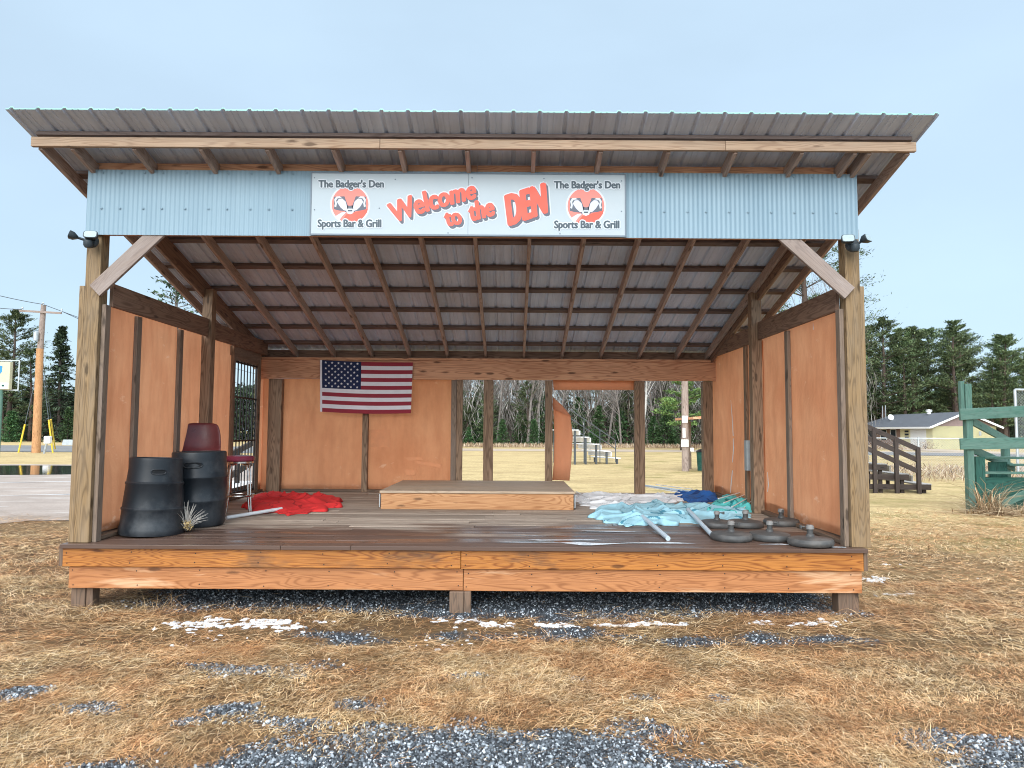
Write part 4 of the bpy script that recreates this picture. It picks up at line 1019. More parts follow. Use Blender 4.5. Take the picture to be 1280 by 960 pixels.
def ground_mat():
    t = NT('straw_and_gravel_ground'); p = t.pos()
    at = t.n('ShaderNodeAttribute'); at.attribute_name = 'gravel'
    a = t.noise(t.scale(p, (1, 1, 0)), 55, 5, 0.7); bn = t.noise(p, .55, 5, 0.6); cn = t.noise(t.scale(p, (1, 1.6, 1)), 9, 5, .7)
    sp = t.n('ShaderNodeSeparateXYZ'); t.l(p, sp.inputs[0])
    dead = t.ramp(cn, ((.28, (.035, .021, .011)), (.5, (.12, .072, .034)), (.74, (.25, .165, .08))))
    field = t.ramp(cn, ((.22, (.17, .12, .055)), (.5, (.43, .33, .165)), (.78, (.62, .51, .30))))
    far = t.mr(t.math('ADD', t.math('ADD', sp.outputs['Y'], t.mr(bn, .3, .7, -2, 2)), t.mr(sp.outputs['X'], -6, -3, -9, 0)), 8.2, 14, 0, 1)
    c = t.mix(far, dead, field)
    gn = t.noise(t.scale(p, (.10, .32, 1)), 1.0, 5, .6)
    c = t.mix(t.mr(gn, .5, .72, 0, .55), c, (.23, .16, .075))
    mid = t.noise(t.scale(p, (.8, 1.9, 1)), 1.0, 7, .72); c = t.mix(t.math('MULTIPLY', t.mr(mid, .46, .66, 0, .6), far), c, (.17, .12, .05))
    mossy = t.noise(p, .42, 5, .65)
    mm = t.math('MULTIPLY', t.mr(mossy, .50, .66, 0, .75), t.mr(sp.outputs['X'], 2.8, 5.0, 0, 1))
    c = t.mix(mm, c, (.17, .15, .045))
    v = t.vor(p, 75); gcol = t.ramp(v.outputs['Color'] if False else t.noise(p, 95, 2, .6), ((.3, (.010, .012, .015)), (.55, (.045, .052, .062)), (.75, (.20, .225, .25))))
    c = t.mix(t.math('MULTIPLY', at.outputs['Fac'], 1.0), c, gcol)
    t.bump(t.mix(at.outputs['Fac'], a, v.outputs['Distance']), .8, .02)
    t.set(t.b, 'Specular IOR Level', .2)
    return t.fin(c, .9)
M['ground'] = ground_mat()
ground = npmesh('ground', V_, F_, M['ground']); tag(ground, kind='structure')
at = ground.data.attributes.new('gravel', 'FLOAT', 'POINT')
gm_ = np.zeros(len(V_)); nb = (np.abs(V_[:, 0]) < 9) & (V_[:, 1] > -2) & (V_[:, 1] < 12)
gm_[nb] = gravel_mask(V_[nb, 0], V_[nb, 1]); at.data.foreach_set('value', gm_.astype(np.float32))
ground.data.polygons.foreach_set('use_smooth', np.ones(len(F_), dtype=bool))

def island_mat(name, stops, rough=.85, obj=False, spec=.2):
    t = NT(name); v = t.isl()
    c = t.ramp(v, stops)
    if obj:
        h = t.n('ShaderNodeHueSaturation'); t.l(c, h.inputs['Color']); t.l(t.mr(t.orand(), 0, 1, .75, 1.2), h.inputs['Value']); t.l(t.mr(t.orand(), 0, 1, .485, .515), h.inputs['Hue']); c = h.outputs[0]
    t.set(t.b, 'Specular IOR Level', spec)
    return t.fin(c, rough)
# ---- crushed stone
def scatter(n, x0, x1, y0, y1, p):
    x = rng.uniform(x0, x1, n); y = rng.uniform(y0, y1, n); k = rng.uniform(0, 1, n) < p(x, y)
    return x[k], y[k]
gx1, gy1 = scatter(130000, -3.2, 3.6, 3.35, 5.2, lambda x, y: gravel_mask(x, y) ** 1.5 * (np.abs(x) < .75 * y + .2))
gx2, gy2 = scatter(60000, -4.6, 4.6, 5.2, 8.3, lambda x, y: gravel_mask(x, y) ** 1.5 * .9)
PX, PY = np.concatenate([gx1, gx2]), np.concatenate([gy1, gy2]); n = len(PX)
sz = np.exp(rng.normal(np.log(.0072), .38, n)); sz = np.clip(sz, .003, .018)
base = np.array([[1, 0, 0], [.3, .95, .1], [-.8, .6, -.1], [-.8, -.6, .1], [.3, -.95, 0], [.1, .05, .8], [-.15, 0, -.6]])
fc = [(0, 1, 5), (1, 2, 5), (2, 3, 5), (3, 4, 5), (4, 0, 5), (1, 0, 6), (2, 1, 6), (3, 2, 6), (4, 3, 6), (0, 4, 6)]
jit = rng.uniform(.75, 1.25, (n, 7, 3)); V3 = base[None] * jit * sz[:, None, None]
def rot(n):
    q = rng.normal(size=(n, 4)); q /= np.linalg.norm(q, axis=1)[:, None]; w, x, y, z = q.T
    return np.stack([1 - 2 * (y * y + z * z), 2 * (x * y - z * w), 2 * (x * z + y * w), 2 * (x * y + z * w), 1 - 2 * (x * x + z * z), 2 * (y * z - x * w), 2 * (x * z - y * w), 2 * (y * z + x * w), 1 - 2 * (x * x + y * y)], 1).reshape(-1, 3, 3)
V3 = np.einsum('nij,nkj->nki', rot(n), V3)
V3 += np.stack([PX, PY, hgt(PX, PY) + sz * .25], 1)[:, None, :]
FF = (np.array(fc)[None] + 7 * np.arange(n)[:, None, None]).reshape(-1, 3)
M['stone'] = island_mat('crushed_stone', ((0, (.010, .012, .016)), (.45, (.055, .066, .078)), (.75, (.15, .175, .20)), (.92, (.36, .40, .44)), (1, (.62, .66, .70))), .55, spec=.5)
tag(npmesh('gravel', V3.reshape(-1, 3), FF, M['stone']), 'crushed blue grey stone showing through the straw in front of the stage', 'gravel', kind='stuff')
# ---- matted dead grass
def blades(x, y, ln, wd, ang, lift, curl, z0=0.0):
    n = len(x); t = np.array([0, .5, 1.0])
    dx, dy = np.cos(ang), np.sin(ang); P3 = np.zeros((n, 3, 3))
    for i, q in enumerate(t):
        l = ln * q; bend = curl * ln * q * q
        P3[:, i, 0] = x + dx * l - dy * bend; P3[:, i, 1] = y + dy * l + dx * bend
        P3[:, i, 2] = lift * ln * (q - .55 * q * q) * 1.6
    P3[:, :, 2] += (hgt(P3[:, :, 0], P3[:, :, 1])) + .003 + z0
    side = np.stack([-dy, dx, rng.uniform(-.5, .5, n)], 1)
    V = np.zeros((n, 6, 3))
    for i, ww in enumerate((1, .85, .25)):
        V[:, 2 * i] = P3[:, i] + side * (wd * ww / 2)[:, None]; V[:, 2 * i + 1] = P3[:, i] - side * (wd * ww / 2)[:, None]
    F = np.array([(0, 1, 3, 2), (2, 3, 5, 4)])[None] + 6 * np.arange(n)[:, None, None]
    return V.reshape(-1, 3), F.reshape(-1, 4)
flow = waves(120, 8, .5, 2.2); dens = waves(121, 10, 1.0, 7)
def straw(n, x0, x1, y0, y1, keep, lmin, lmax, wmin, wmax):
    x, y = scatter(n, x0, x1, y0, y1, keep); k = len(x)
    a = flow(x, y) * 1.5 + rng.normal(0, .75, k) + rng.choice([0, np.pi], k)
    ln = rng.uniform(lmin, lmax, k) * (1 + .3 * dens(x, y)); wd = rng.uniform(wmin, wmax, k)
    return blades(x, y, ln, wd, a, np.abs(rng.normal(0, .20, k)) + .03, rng.normal(0, .35, k))
def merge(L): 
    vs, fs, o = [], [], 0
    for v, f in L: vs.append(v); fs.append(f + o); o += len(v)
    return np.concatenate(vs), np.concatenate(fs)
vis = lambda x, y: (np.abs(x) < .76 * y + .3)
sets = [straw(230000, -4.2, 4.4, 3.4, 5.6, lambda x, y: vis(x, y) * (1 - gravel_mask(x, y)) ** .7 * np.clip(.72 + .45 * dens(x, y), .15, 1) + .03, .03, .105, .0013, .0030),
        straw(120000, -6.5, 7.0, 5.4, 8.2, lambda x, y: vis(x, y) * (1 - gravel_mask(x, y)) ** .7 * np.clip(.72 + .45 * dens(x, y), .15, 1) + .02, .045, .15, .0018, .0038),
        straw(60000, -12, -4.2, 7.8, 14.5, lambda x, y: vis(x, y) * np.clip((13.6 - y + .9 * dens(x, y)) / 3.0, 0, 1), .07, .16, .003, .005),
        straw(80000, 3.5, 14, 8.0, 16, lambda x, y: vis(x, y) * np.clip((17 - y) / 6, .1, 1), .06, .15, .003, .006)]
v, f = merge(sets)
def straw_mat():
    t = NT('dead_straw'); v = t.isl(); p = t.pos()
    a = t.ramp(v, ((0, (.06, .032, .013)), (.22, (.26, .145, .058)), (.5, (.58, .38, .18)), (.8, (.78, .58, .33)), (1, (.92, .79, .56))))
    r_ = t.ramp(v, ((0, (.06, .024, .011)), (.26, (.26, .11, .042)), (.6, (.54, .275, .115)), (1, (.80, .55, .31))))
    n = t.noise(p, 1.1, 5, .65); c = t.mix(t.mr(n, .40, .58), a, r_)
    n2 = t.noise(p, 2.7, 4, .6); h = t.n('ShaderNodeHueSaturation'); t.l(c, h.inputs['Color']); t.l(t.mr(n2, .3, .7, .6, 1.2), h.inputs['Value'])
    t.set(t.b, 'Specular IOR Level', .25)
    return t.fin(h.outputs[0], .7)
M['straw'] = straw_mat()
tag(npmesh('straw_litter', v, f, M['straw']), 'matted dry straw and dead grass lying over the ground before the stage', 'straw', kind='stuff')
# green tinge blades at right and lower left
v, f = merge([straw(16000, 3.4, 13, 6.4, 14, lambda x, y: vis(x, y) * np.clip(.25 + .6 * dens(x * .5, y * .5), 0, 1), .03, .09, .002, .005), straw(3500, -8, -4.3, 6.2, 9, lambda x, y: vis(x, y) * np.clip(.1 + .6 * dens(x * .5, y * .5), 0, 1), .03, .08, .002, .004)])
M['turf'] = island_mat('tired_turf', ((0, (.06, .06, .016)), (.5, (.16, .15, .045)), (1, (.30, .26, .09))), .8)
tag(npmesh('grass', v, f, M['turf']), 'thin yellow green turf growing through the dead grass beside the stage', 'grass', kind='stuff')
# upright dry wisps near the foot of the stage and stray tall stems
def tuft(px, py, n, h, sp, seed):
    r = np.random.RandomState(seed); q = G(px, py); k = n
    x = q.x + r.normal(0, sp, k); y = q.y + r.normal(0, sp * .5, k)
    return blades(x, y, r.uniform(.5, 1, k) * h, r.uniform(.002, .004, k), r.uniform(0, 6.28, k), r.uniform(.3, 1.1, k), r.normal(0, .4, k))
T = [tuft(205, 762, 26, .22, .08, 1), tuft(218, 758, 16, .26, .05, 2), tuft(110, 768, 22, .2, .09, 3), tuft(330, 765, 16, .18, .1, 4), tuft(860, 765, 14, .14, .1, 5), tuft(300, 868, 12, .1, .05, 6), tuft(930, 895, 40, .15, .09, 7), tuft(850, 930, 60, .13, .06, 8), tuft(665, 928, 34, .05, .02, 9), tuft(520, 780, 14, .15, .12, 10), tuft(140, 770, 18, .17, .1, 12), tuft(1140, 930, 50, .14, .1, 13)]
v, f = merge(T); tag(npmesh('dry_tufts', v, f, M['straw']), 'loose pale wisps of dead grass standing at the foot of the stage', 'dry grass', kind='stuff')
# fallen leaves
b = MB(); rr = random.Random(5)
for i in range(70):
    px, py = rr.uniform(40, 1240), rr.uniform(775, 940); q = G(px, py); s_ = rr.uniform(.012, .03); a = rr.uniform(0, 6.28); z = float(hgt(q.x, q.y)) + .012
    d = Vector((math.cos(a), math.sin(a), rr.uniform(-.3, .3))) * s_; e_ = Vector((-math.sin(a), math.cos(a), rr.uniform(-.3, .3))) * s_ * .5; c = Vector((q.x, q.y, z))
    b.mesh([c - d, c - e_ + Vector((0, 0, .006)), c + d, c + e_ + Vector((0, 0, .006))], [(0, 1, 2, 3)])
M['leaf'] = island_mat('fallen_leaf', ((0, (.10, .045, .02)), (.6, (.24, .12, .05)), (1, (.45, .32, .18))))
tag(b.build('fallen_leaves', M['leaf']), 'scattered brown leaves on the straw', 'leaves', kind='stuff')
# ---- remnants of snow
def snow_patches(L):
    vs, fs = [], []; o = 0
    for (px, py, wx, wy, seed) in L:
        q = G(px, py); x2, _ = gxy(px + wx, py); _, y2 = gxy(px, py - wy); a, c = abs(x2 - q.x), abs(y2 - q.y); f = waves(seed, 7, 2, 9)
        NS, NR = 36, 6
        for j in range(NR + 1):
            for i in range(NS):
                th = 2 * np.pi * i / NS; rr_ = max(.12, 1 + .8 * f(math.cos(th) * 2.2, math.sin(th) * 2.2)) * j / NR
                x, y = q.x + a * rr_ * math.cos(th), q.y + c * rr_ * math.sin(th)
                vs.append((x, y, float(hgt(x, y)) + .006 * (1 - (j / NR) ** 2) + (.002 if j < NR else -.006) + .007 * f(x * 14, y * 14)))
        for j in range(NR):
            for i in range(NS):
                k = (i + 1) % NS; fs.append((o + j * NS + i, o + j * NS + k, o + (j + 1) * NS + k, o + (j + 1) * NS + i))
        o += NS * (NR + 1)
    return vs, fs
rr = random.Random(2); L_ = []
def cluster(px, py, dx, dy, n, w, h):
    for _ in range(int(n * .5)): L_.append((px + rr.gauss(0, dx * .5), py + rr.gauss(0, dy * .5), w * rr.uniform(.45, .95), h * rr.uniform(.25, .6), rr.randint(0, 9999)))
    for _ in range(int(n * 2.3)): L_.append((px + rr.gauss(0, dx * .62), py + rr.gauss(0, dy * .75), w * rr.uniform(.12, .55), h * rr.uniform(.2, .6), rr.randint(0, 9999)))
cluster(220, 784, 32, 5, 9, 10, 2.4); cluster(275, 781, 30, 5, 10, 10, 2.6); cluster(330, 780, 30, 5, 10, 12, 2.8); cluster(365, 786, 20, 4, 6, 9, 2.2); cluster(405, 779, 10, 2, 3, 7, 1.6)
cluster(570, 776, 25, 2.5, 6, 9, 2.0); cluster(622, 782, 22, 3, 7, 9, 2.2); cluster(695, 783, 26, 1.6, 7, 13, 2.0); cluster(775, 781, 24, 1.4, 6, 14, 2.0); cluster(835, 779, 30, 1.8, 6, 11, 1.8); cluster(955, 776, 20, 1.6, 4, 8, 1.4); cluster(1010, 779, 26, 2.2, 7, 8, 1.8); cluster(1050, 779, 14, 2, 3, 5, 1.2)
cluster(1096, 724, 12, 2.5, 5, 7, 1.8); cluster(1130, 741, 16, 2.5, 4, 8, 1.4); cluster(1222, 722, 6, 1, 1, 5, 1.2); cluster(1110, 705, 14, 2, 2, 4, .9); cluster(560, 806, 60, 10, 6, 4, 1.0); cluster(230, 800, 60, 8, 6, 4, .9)
v, f = snow_patches(L_); tag(npmesh('snow', v, f, M['snow']), 'thin patches of old snow along the drip line of the stage', 'snow', kind='stuff')
bpy.data.objects['snow'].data.polygons.foreach_set('use_smooth', np.ones(len(f), dtype=bool))
# water standing on the wet deck boards
def DK(px, py):
    z = .61
    for _ in range(8): q = G(px, py, z); z = zd(q.y)
    q.y = max(q.y, 6.685); return q
b = MB(); M['water'] = plain('standing_water', (.02, .02, .022), .03, 0, .1); rr = random.Random(9)
NTw = M['water'].node_tree; bs_ = [n for n in NTw.nodes if n.type == 'BSDF_PRINCIPLED'][0]; bs_.inputs['Specular IOR Level'].default_value = .6
for (px0, px1, py, w) in ((640, 860, 677.0, .030), (655, 815, 670.5, .022), (690, 775, 665.5, .018), (948, 1000, 680, .014), (1030, 1062, 683.5, .012), (855, 905, 682.5, .012), (300, 390, 672, .012), (430, 520, 669, .012), (640, 720, 661.5, .012)):
    a = DK(px0, py); c = DK(px1, py); nn = 40; f = waves(int(px0), 8, 2, 14); ring = []
    for s_ in (1, -1):
        for i in range(nn + 1) if s_ > 0 else range(nn, -1, -1):
            t = i / nn; x = a.x + (c.x - a.x) * t; y = a.y + s_ * w * max(.08, (.55 + .5 * f(x * 1.5, s_ * 3))) * min(1, 6 * min(t, 1 - t) + .05); ring.append((x, y, zd(y) + .0026))
    b.poly(ring)
tag(b.build('deck_water', M['water']), 'shallow rainwater shining between the front deck boards', 'water', kind='stuff')

# thin pale streaks laid along the joints of the wet boards
b = MB(); rr = random.Random(19)
for (px0, px1, py, w) in ((618, 700, 678.5, 0.065), (700, 868, 679.2, 0.091), (660, 752, 675.2, 0.052), (690, 772, 661.0, 0.039), (722, 800, 664.5, 0.033), (948, 986, 681.2, 0.078), (1036, 1058, 684.5, 0.052), (640, 690, 669.5, 0.033)):
    a = DK(px0, py); c = DK(px1, py); nn = 50; f = waves(int(px0 + py * 10), 8, 2, 18); ring = []
    for s_ in (1, -1):
        for i in range(nn + 1) if s_ > 0 else range(nn, -1, -1):
            t = i / nn; x = a.x + (c.x - a.x) * t; y = a.y + s_ * w * max(.05, (.5 + .7 * f(x * 1.5, s_ * 3))) * min(1, 6 * min(t, 1 - t) + .05); ring.append((x, y, zd(y) + .0062))
    b.poly(ring)
M['streak'] = plain('pale_streak', (.52, .55, .58), .25, 0, .25, 9)
tag(b.build('deck_streak', M['streak']), 'thin pale streaks along the front deck boards', 'streak', kind='stuff')
# ---- paved lot, road and verge on the left, tracks behind
def surf(name, pts, z, m, sub=0):
    b = MB(); b.poly([(x, y, z) for x, y in pts]); o = b.build(name, m); return tag(o, kind='structure')
def asphalt(name, c1, c2, wet=None):
    t = NT(name); p = t.pos(); a = t.noise(p, .35, 6, .65); s_ = t.noise(t.scale(p, (.25, 1.4, 1)), 1, 6, .65); f = t.noise(p, 40, 3, .6)
    c = t.mix(t.mr(a, .3, .7), c1, c2); c = t.mix(t.mr(f, .35, .7, 0, .4), c, tuple(x * .6 for x in c1)); c = t.mix(t.mr(s_, .62, .72, 0, .5), c, (.50, .48, .46))
    t.bump(f, .4, .01); return t.fin(c, .6)
def lot_mat():
    t = NT('worn_lot_surface'); p = t.pos(); sp = t.n('ShaderNodeSeparateXYZ'); t.l(p, sp.inputs[0])
    a = t.noise(p, .5, 6, .65); s_ = t.noise(t.scale(p, (.3, 1.6, 1)), 1, 6, .7); f = t.noise(p, 26, 4, .7)
    c = t.mix(t.mr(a, .3, .7), (.25, .205, .175), (.38, .32, .28)); c = t.mix(t.mr(f, .35, .7, 0, .55), c, (.15, .12, .10)); c = t.mix(t.mr(s_, .55, .70, 0, .6), c, (.55, .52, .50))
    e_ = t.math('ADD', sp.outputs['Y'], t.mr(t.noise(p, 1.3, 6, .7), .3, .7, -2.2, 2.2))
    c = t.mix(t.mr(e_, 10.5, 14.5, 1, 0), c, t.ramp(t.noise(t.scale(p, (1, 1.6, 1)), 9, 5, .7), ((.28, (.035, .021, .011)), (.5, (.12, .072, .034)), (.74, (.25, .165, .08)))))
    t.bump(f, .5, .015); return t.fin(c, .65)
M['lot'] = lot_mat(); M['road'] = asphalt('road_asphalt', (.13, .13, .13), (.20, .20, .20)); M['track'] = asphalt('dirt_track', (.34, .27, .20), (.44, .36, .28))
ragged = []
f = waves(55, 9, .5, 3)
for i in range(60):
    t = i / 59; x = -40 + (34.3) * t; y = 9.3 + 3.0 * t ** .5 * 1.0 + .35 * f(x, 3); ragged.append((x, y + (1.0 if t > .9 else 0)))
surf('parking_lot', ragged + [(-5.9, 22), (-7.5, 33.5), (-90, 31.5), (-90, 9)], .012, M['lot'])
surf('road', [(-160, 49.0), (-8, 51), (-8, 70), (-160, 66)], .03, M['road'])
surf('dirt_track', [(-8.5, 60), (46, 60), (46, 67), (-8.5, 68)], .02, M['track'])
surf('side_street', [(24, 56), (110, 40), (110, 46), (24, 66)], .022, M['road'])
surf('driveway', [(41.0, 58), (45.3, 58), (45.3, 84), (38.0, 84)], .034, M['track'])
# puddle
f = waves(77, 7, .5, 2.2); ring = []
for i in range(90):
    q = 2 * math.pi * i / 90; r_ = 1 + .22 * f(math.cos(q) * 2, math.sin(q) * 2); ring.append((-20.5 + 7.5 * r_ * math.cos(q), 28.6 + 3.0 * r_ * math.sin(q) + .12 * (math.cos(q) * 7), .018))
b = MB(); b.poly(ring); tag(b.build('puddle', M['water']), kind='structure')
b = MB(); rr = random.Random(6)
for (x0, y0, x1, y1) in ((-13.0, 17.5, -7.2, 19.5), (-16, 21.8, -10.5, 23.4), (-14.5, 14.6, -10.5, 15.2), (-19, 18.4, -14.5, 19.2)):
    pts = []; f = waves(int(y0 * 10), 6, 1, 4); nn = 24
    for s_ in (1, -1):
        for i in (range(nn + 1) if s_ > 0 else range(nn, -1, -1)):
            t = i / nn; pts.append((x0 + (x1 - x0) * t, y0 + (y1 - y0) * t + s_ * .09 * max(.1, .5 + f(t * 6, s_)) * min(1, 5 * min(t, 1 - t) + .05), .022))
    b.poly(pts)
tag(b.build('snow_streak', M['snow']), 'narrow streaks of leftover snow on the paved lot', 'snow', kind='stuff')
# ================================================================== TREES
def quads(c, d, up, ln, wd):
    """leaf sprays: centre, direction, normal-ish, length, width -> quads"""
    d = d / np.linalg.norm(d, axis=1)[:, None]; s = np.cross(d, up); s /= np.linalg.norm(s, axis=1)[:, None] + 1e-9
    n = len(c); V = np.zeros((n, 4, 3)); h = (ln / 2)[:, None]; w = (wd / 2)[:, None]
    V[:, 0] = c - d * h; V[:, 1] = c + s * w; V[:, 2] = c + d * h; V[:, 3] = c - s * w
    return V.reshape(-1, 3), np.arange(4 * n).reshape(-1, 4)
M['pine_leaf'] = island_mat('pine_needles', ((0, (.03, .048, .024)), (.5, (.09, .13, .06)), (1, (.20, .25, .12))), .8, True)
M['spruce_leaf'] = island_mat('spruce_needles', ((0, (.02, .035, .022)), (.5, (.045, .072, .042)), (1, (.09, .13, .07))), .8, True)
M['fir_leaf'] = island_mat('young_fir_needles', ((0, (.02, .048, .02)), (.5, (.05, .105, .04)), (1, (.11, .18, .07))), .8, True)
M['light_leaf'] = island_mat('pale_pine_needles', ((0, (.05, .09, .03)), (.5, (.13, .20, .06)), (1, (.26, .33, .11))), .8, True)
M['bark'] = plain('conifer_bark', (.085, .06, .048), .9, 0, .35, 3); M['bark_grey'] = plain('bare_tree_bark', (.19, .165, .15), .9, 0, .35, 3); M['bark_birch'] = plain('birch_bark', (.50, .48, .45), .8, 0, .2, 4, dirt=(.08, .07, .06), dirtamt=.7)
M['bark_dark'] = plain('dark_bark', (.055, .042, .036), .9, 0, .3, 3)
def conifer(name, label, cat, seed, H, kind, leaf, bark, fine=1.0):
    r = np.random.RandomState(seed); root = thing(name, label, cat, (0, 0, 0))
    tr = MB(); lean = r.normal(0, .012, 2)
    tp = lambda z: np.array([lean[0] * z + .12 * math.sin(z * .35 + seed), lean[1] * z + .12 * math.sin(z * .3 + 2 * seed), z])
    zs_ = np.linspace(0, H * .98, 9); tr.tube([tp(z) for z in zs_], [max(.015, .021 * H * (1 - z / H) ** .8 + .01) for z in zs_], 7)
    C, D, U, Ls, Ws = [], [], [], [], []
    z0 = {'pine': .22, 'spruce': .06, 'fir': .02, 'sparse': .25}[kind] * H; z = z0
    while z < H * .985:
        t = (z - z0) / (H - z0)
        if kind == 'pine': R = H * .31 * (1.0 - .86 * t ** 1.5) * (.6 + .4 * min(1, t * 4)); step = .62; nb_ = r.randint(3, 7)
        elif kind == 'spruce': R = H * .20 * (1 - t) ** .85 + .12; step = .34; nb_ = r.randint(6, 9)
        elif kind == 'fir': R = H * .30 * (1 - t) ** .8 + .08; step = .22 * max(.5, H / 5); nb_ = r.randint(6, 9)
        else: R = H * .27 * (1 - .8 * t) + .1; step = .40; nb_ = r.randint(6, 9)
        for k in range(nb_):
            if kind in ('pine', 'sparse') and r.rand() < .2: continue
            a = r.uniform(0, 6.28); Lb = R * (r.uniform(.35, 1.15) if kind == 'pine' else r.uniform(.6, 1.15)); rise = {'pine': .18 + .5 * t, 'spruce': -.22 + .5 * t, 'fir': .05 + .4 * t, 'sparse': .05 + .6 * t}[kind] + r.normal(0, .08)
            d = np.array([math.cos(a), math.sin(a), rise]); p = tp(z); sag = -.10 if kind != 'pine' else .02
            pts = [p + d * Lb * q + np.array([0, 0, sag * Lb * q * q]) for q in (0, .5, 1)]
            if kind != 'fir': tr.tube(pts, [.012 * H ** .5 * (1 - .5 * t), .008 * H ** .5 * (1 - .5 * t), .005], 4, cap=False)
            m = {'pine': 92, 'spruce': 16, 'fir': 13, 'sparse': 14}[kind]; m = int(m * fine * (.5 + Lb / R * .6))
            q = r.uniform(.22, 1.04, m) ** (.6 if kind == 'pine' else 1.0); c = np.array([p + d * Lb * x + np.array([0, 0, sag * Lb * x * x]) for x in q])
            sp_ = (.10 + .16 * q * (Lb / 2.5))[:, None] * {'pine': 1.25, 'spruce': .9, 'fir': .8 * min(1, H / 4), 'sparse': .9}[kind]
            c = c + r.normal(0, 1, (m, 3)) * sp_ * np.array([1, 1, .34 if kind == 'pine' else .45])
            C.append(c); dd = d[None] + r.normal(0, .55, (m, 3)); D.append(dd); U.append(np.array([[0, 0, 1.]]) + r.normal(0, .45, (m, 3)))
            ls = {'pine': .42, 'spruce': .48, 'fir': .36, 'sparse': .32}[kind] * r.uniform(.6, 1.3, m) * min(1, .5 + H / 16) / fine ** .38; Ls.append(ls); Ws.append(ls * (r.uniform(.18, .36, m) if kind == 'pine' else r.uniform(.28, .5, m)))
        z += step * r.uniform(.7, 1.3) * (1 - .35 * t)
    v, f = quads(np.concatenate(C), np.concatenate(D), np.concatenate(U), np.concatenate(Ls), np.concatenate(Ws))
    tr.build('trunk', bark, root, smooth='all'); npmesh('crown', v, f, leaf, root); root.hide_render = False
    return root
def bare(name, label, cat, seed, H, bark, spread=.55, twigs=1.0):
    r = random.Random(seed); root = thing(name, label, cat, (0, 0, 0)); tr = MB(); cr_ = MB()
    def grow(p, d, L, ra, lev):
        pts = [Vector(p)]; dd = Vector(d)
        for i in range(3):
            dd = (dd + Vector((r.gauss(0, .10), r.gauss(0, .10), .05 if lev else .02))).normalized(); pts.append(pts[-1] + dd * L / 3)
        (tr if lev == 0 else cr_).tube(pts, [ra, ra * .82, ra * .62, ra * .42], 6 if lev == 0 else 3, cap=False)
        if lev >= 3: return
        nb_ = [int(18 * twigs), 6, 5][lev]
        for k in range(nb_):
            t = r.uniform(.30 if lev == 0 else .2, 1.0); i = min(2, int(t * 3)); q = pts[i].lerp(pts[i + 1], t * 3 - i); a = r.uniform(0, 6.28); sp_ = spread * r.uniform(.7, 1.4)
            o1 = dd.orthogonal().normalized(); o2 = dd.cross(o1); nd = (dd + (o1 * math.cos(a) + o2 * math.sin(a)) * sp_ * 1.4).normalized()
            grow(q, nd, L * r.uniform(.28, .5) * (1.15 - .5 * t if lev == 0 else 1), max(.008, ra * .4 * (1.1 - .5 * t)), lev + 1)
    grow((0, 0, 0), (r.gauss(0, .03), r.gauss(0, .03), 1), H, .0105 * H, 0)
    tr.build('trunk', bark, root, smooth='all'); cr_.build('crown', bark, root)
    return root
def place(proto, used, x, y, s, label=None, group=None, rz=None, z=0.0):
    o = proto if proto not in used else copy_tree(proto); used.add(proto)
    o.location = (x, y, z - .05); o.rotation_euler = (0, 0, random.uniform(0, 6.28) if rz is None else rz)
    o.scale = (s * random.uniform(.94, 1.06), s * random.uniform(.94, 1.06), s)
    if label: o['label'] = label
    if group: o['group'] = group
    return o
used = set(); random.seed(77)
pines = [conifer('pine_tree', 'tall pine with layered boughs', 'tree', 200 + i, h, 'pine', M['pine_leaf'], M['bark']) for i, h in enumerate((17, 15.5, 18))]
spruces = [conifer('spruce_tree', 'dark narrow spruce', 'tree', 230 + i, h, 'spruce', M['spruce_leaf'], M['bark_dark']) for i, h in enumerate((14, 11))]
firs = [conifer('fir_tree', 'young green fir at the wood edge', 'tree', 250 + i, h, 'fir', M['fir_leaf'], M['bark_dark']) for i, h in enumerate((4.5, 6, 3.2))]
bares = [bare('bare_tree', 'leafless grey tree in the wood', 'tree', 270 + i, h, M['bark_grey'], .5) for i, h in enumerate((15, 13, 16))]
birch = [bare('birch_tree', 'slim pale birch', 'tree', 290 + i, h, M['bark_birch'], .4, .8) for i, h in enumerate((13, 14.5))]
sparse = conifer('larch_tree', 'thin topped half bare conifer standing beyond the left wall of the shelter', 'tree', 263, 13.2, 'sparse', M['spruce_leaf'], M['bark_grey'])
nearp = conifer('pine_tree', 'tallest nearby pine, rising behind the right corner post of the shelter', 'tree', 303, 21.5, 'pine', M['pine_leaf'], M['bark'], 4.2)
lightp = conifer('pine_tree', 'bright yellow green pine bough seen past the notice covered pole', 'tree', 267, 10.5, 'pine', M['light_leaf'], M['bark'], 1.8)
# the wood behind the field
GB = 'leafless trees of the wood behind the field'; LB = 'leafless grey tree among the wood behind the field'
GF = 'young firs along the edge of the wood'; LF = 'young green fir in the row along the edge of the wood'
for i in range(110):
    place(bares[i % 3], used, random.uniform(-12, 36), random.uniform(77, 96), random.uniform(.75, 1.15), LB, GB)
for i in range(60):
    place(firs[i % 3], used, random.uniform(-10, 34), random.uniform(75, 84), random.uniform(.4, 1.0), LF, GF)
GD = 'dark spruces inside the wood behind the field'
for i in range(9):
    place(spruces[i % 2], used, random.uniform(-14, 40), random.uniform(84, 100), random.uniform(.55, .9), 'dark spruce standing inside the wood behind the field', GD)
for x, y, s in ((2.9, 79, 1.0), (13.6, 77, .85), (7.7, 82, .9)):
    place(birch[int(x) % 2], used, x, y, s, 'slim pale birch at the front of the wood behind the field', 'pale birches at the front of the wood')
GY = 'half grown pines along the wood behind the field'
for i in range(30):
    place(pines[i % 3], used, random.uniform(-10, 33), random.uniform(76, 88), random.uniform(.30, .52), 'half grown pine with loose boughs inside the wood behind the field', GY)
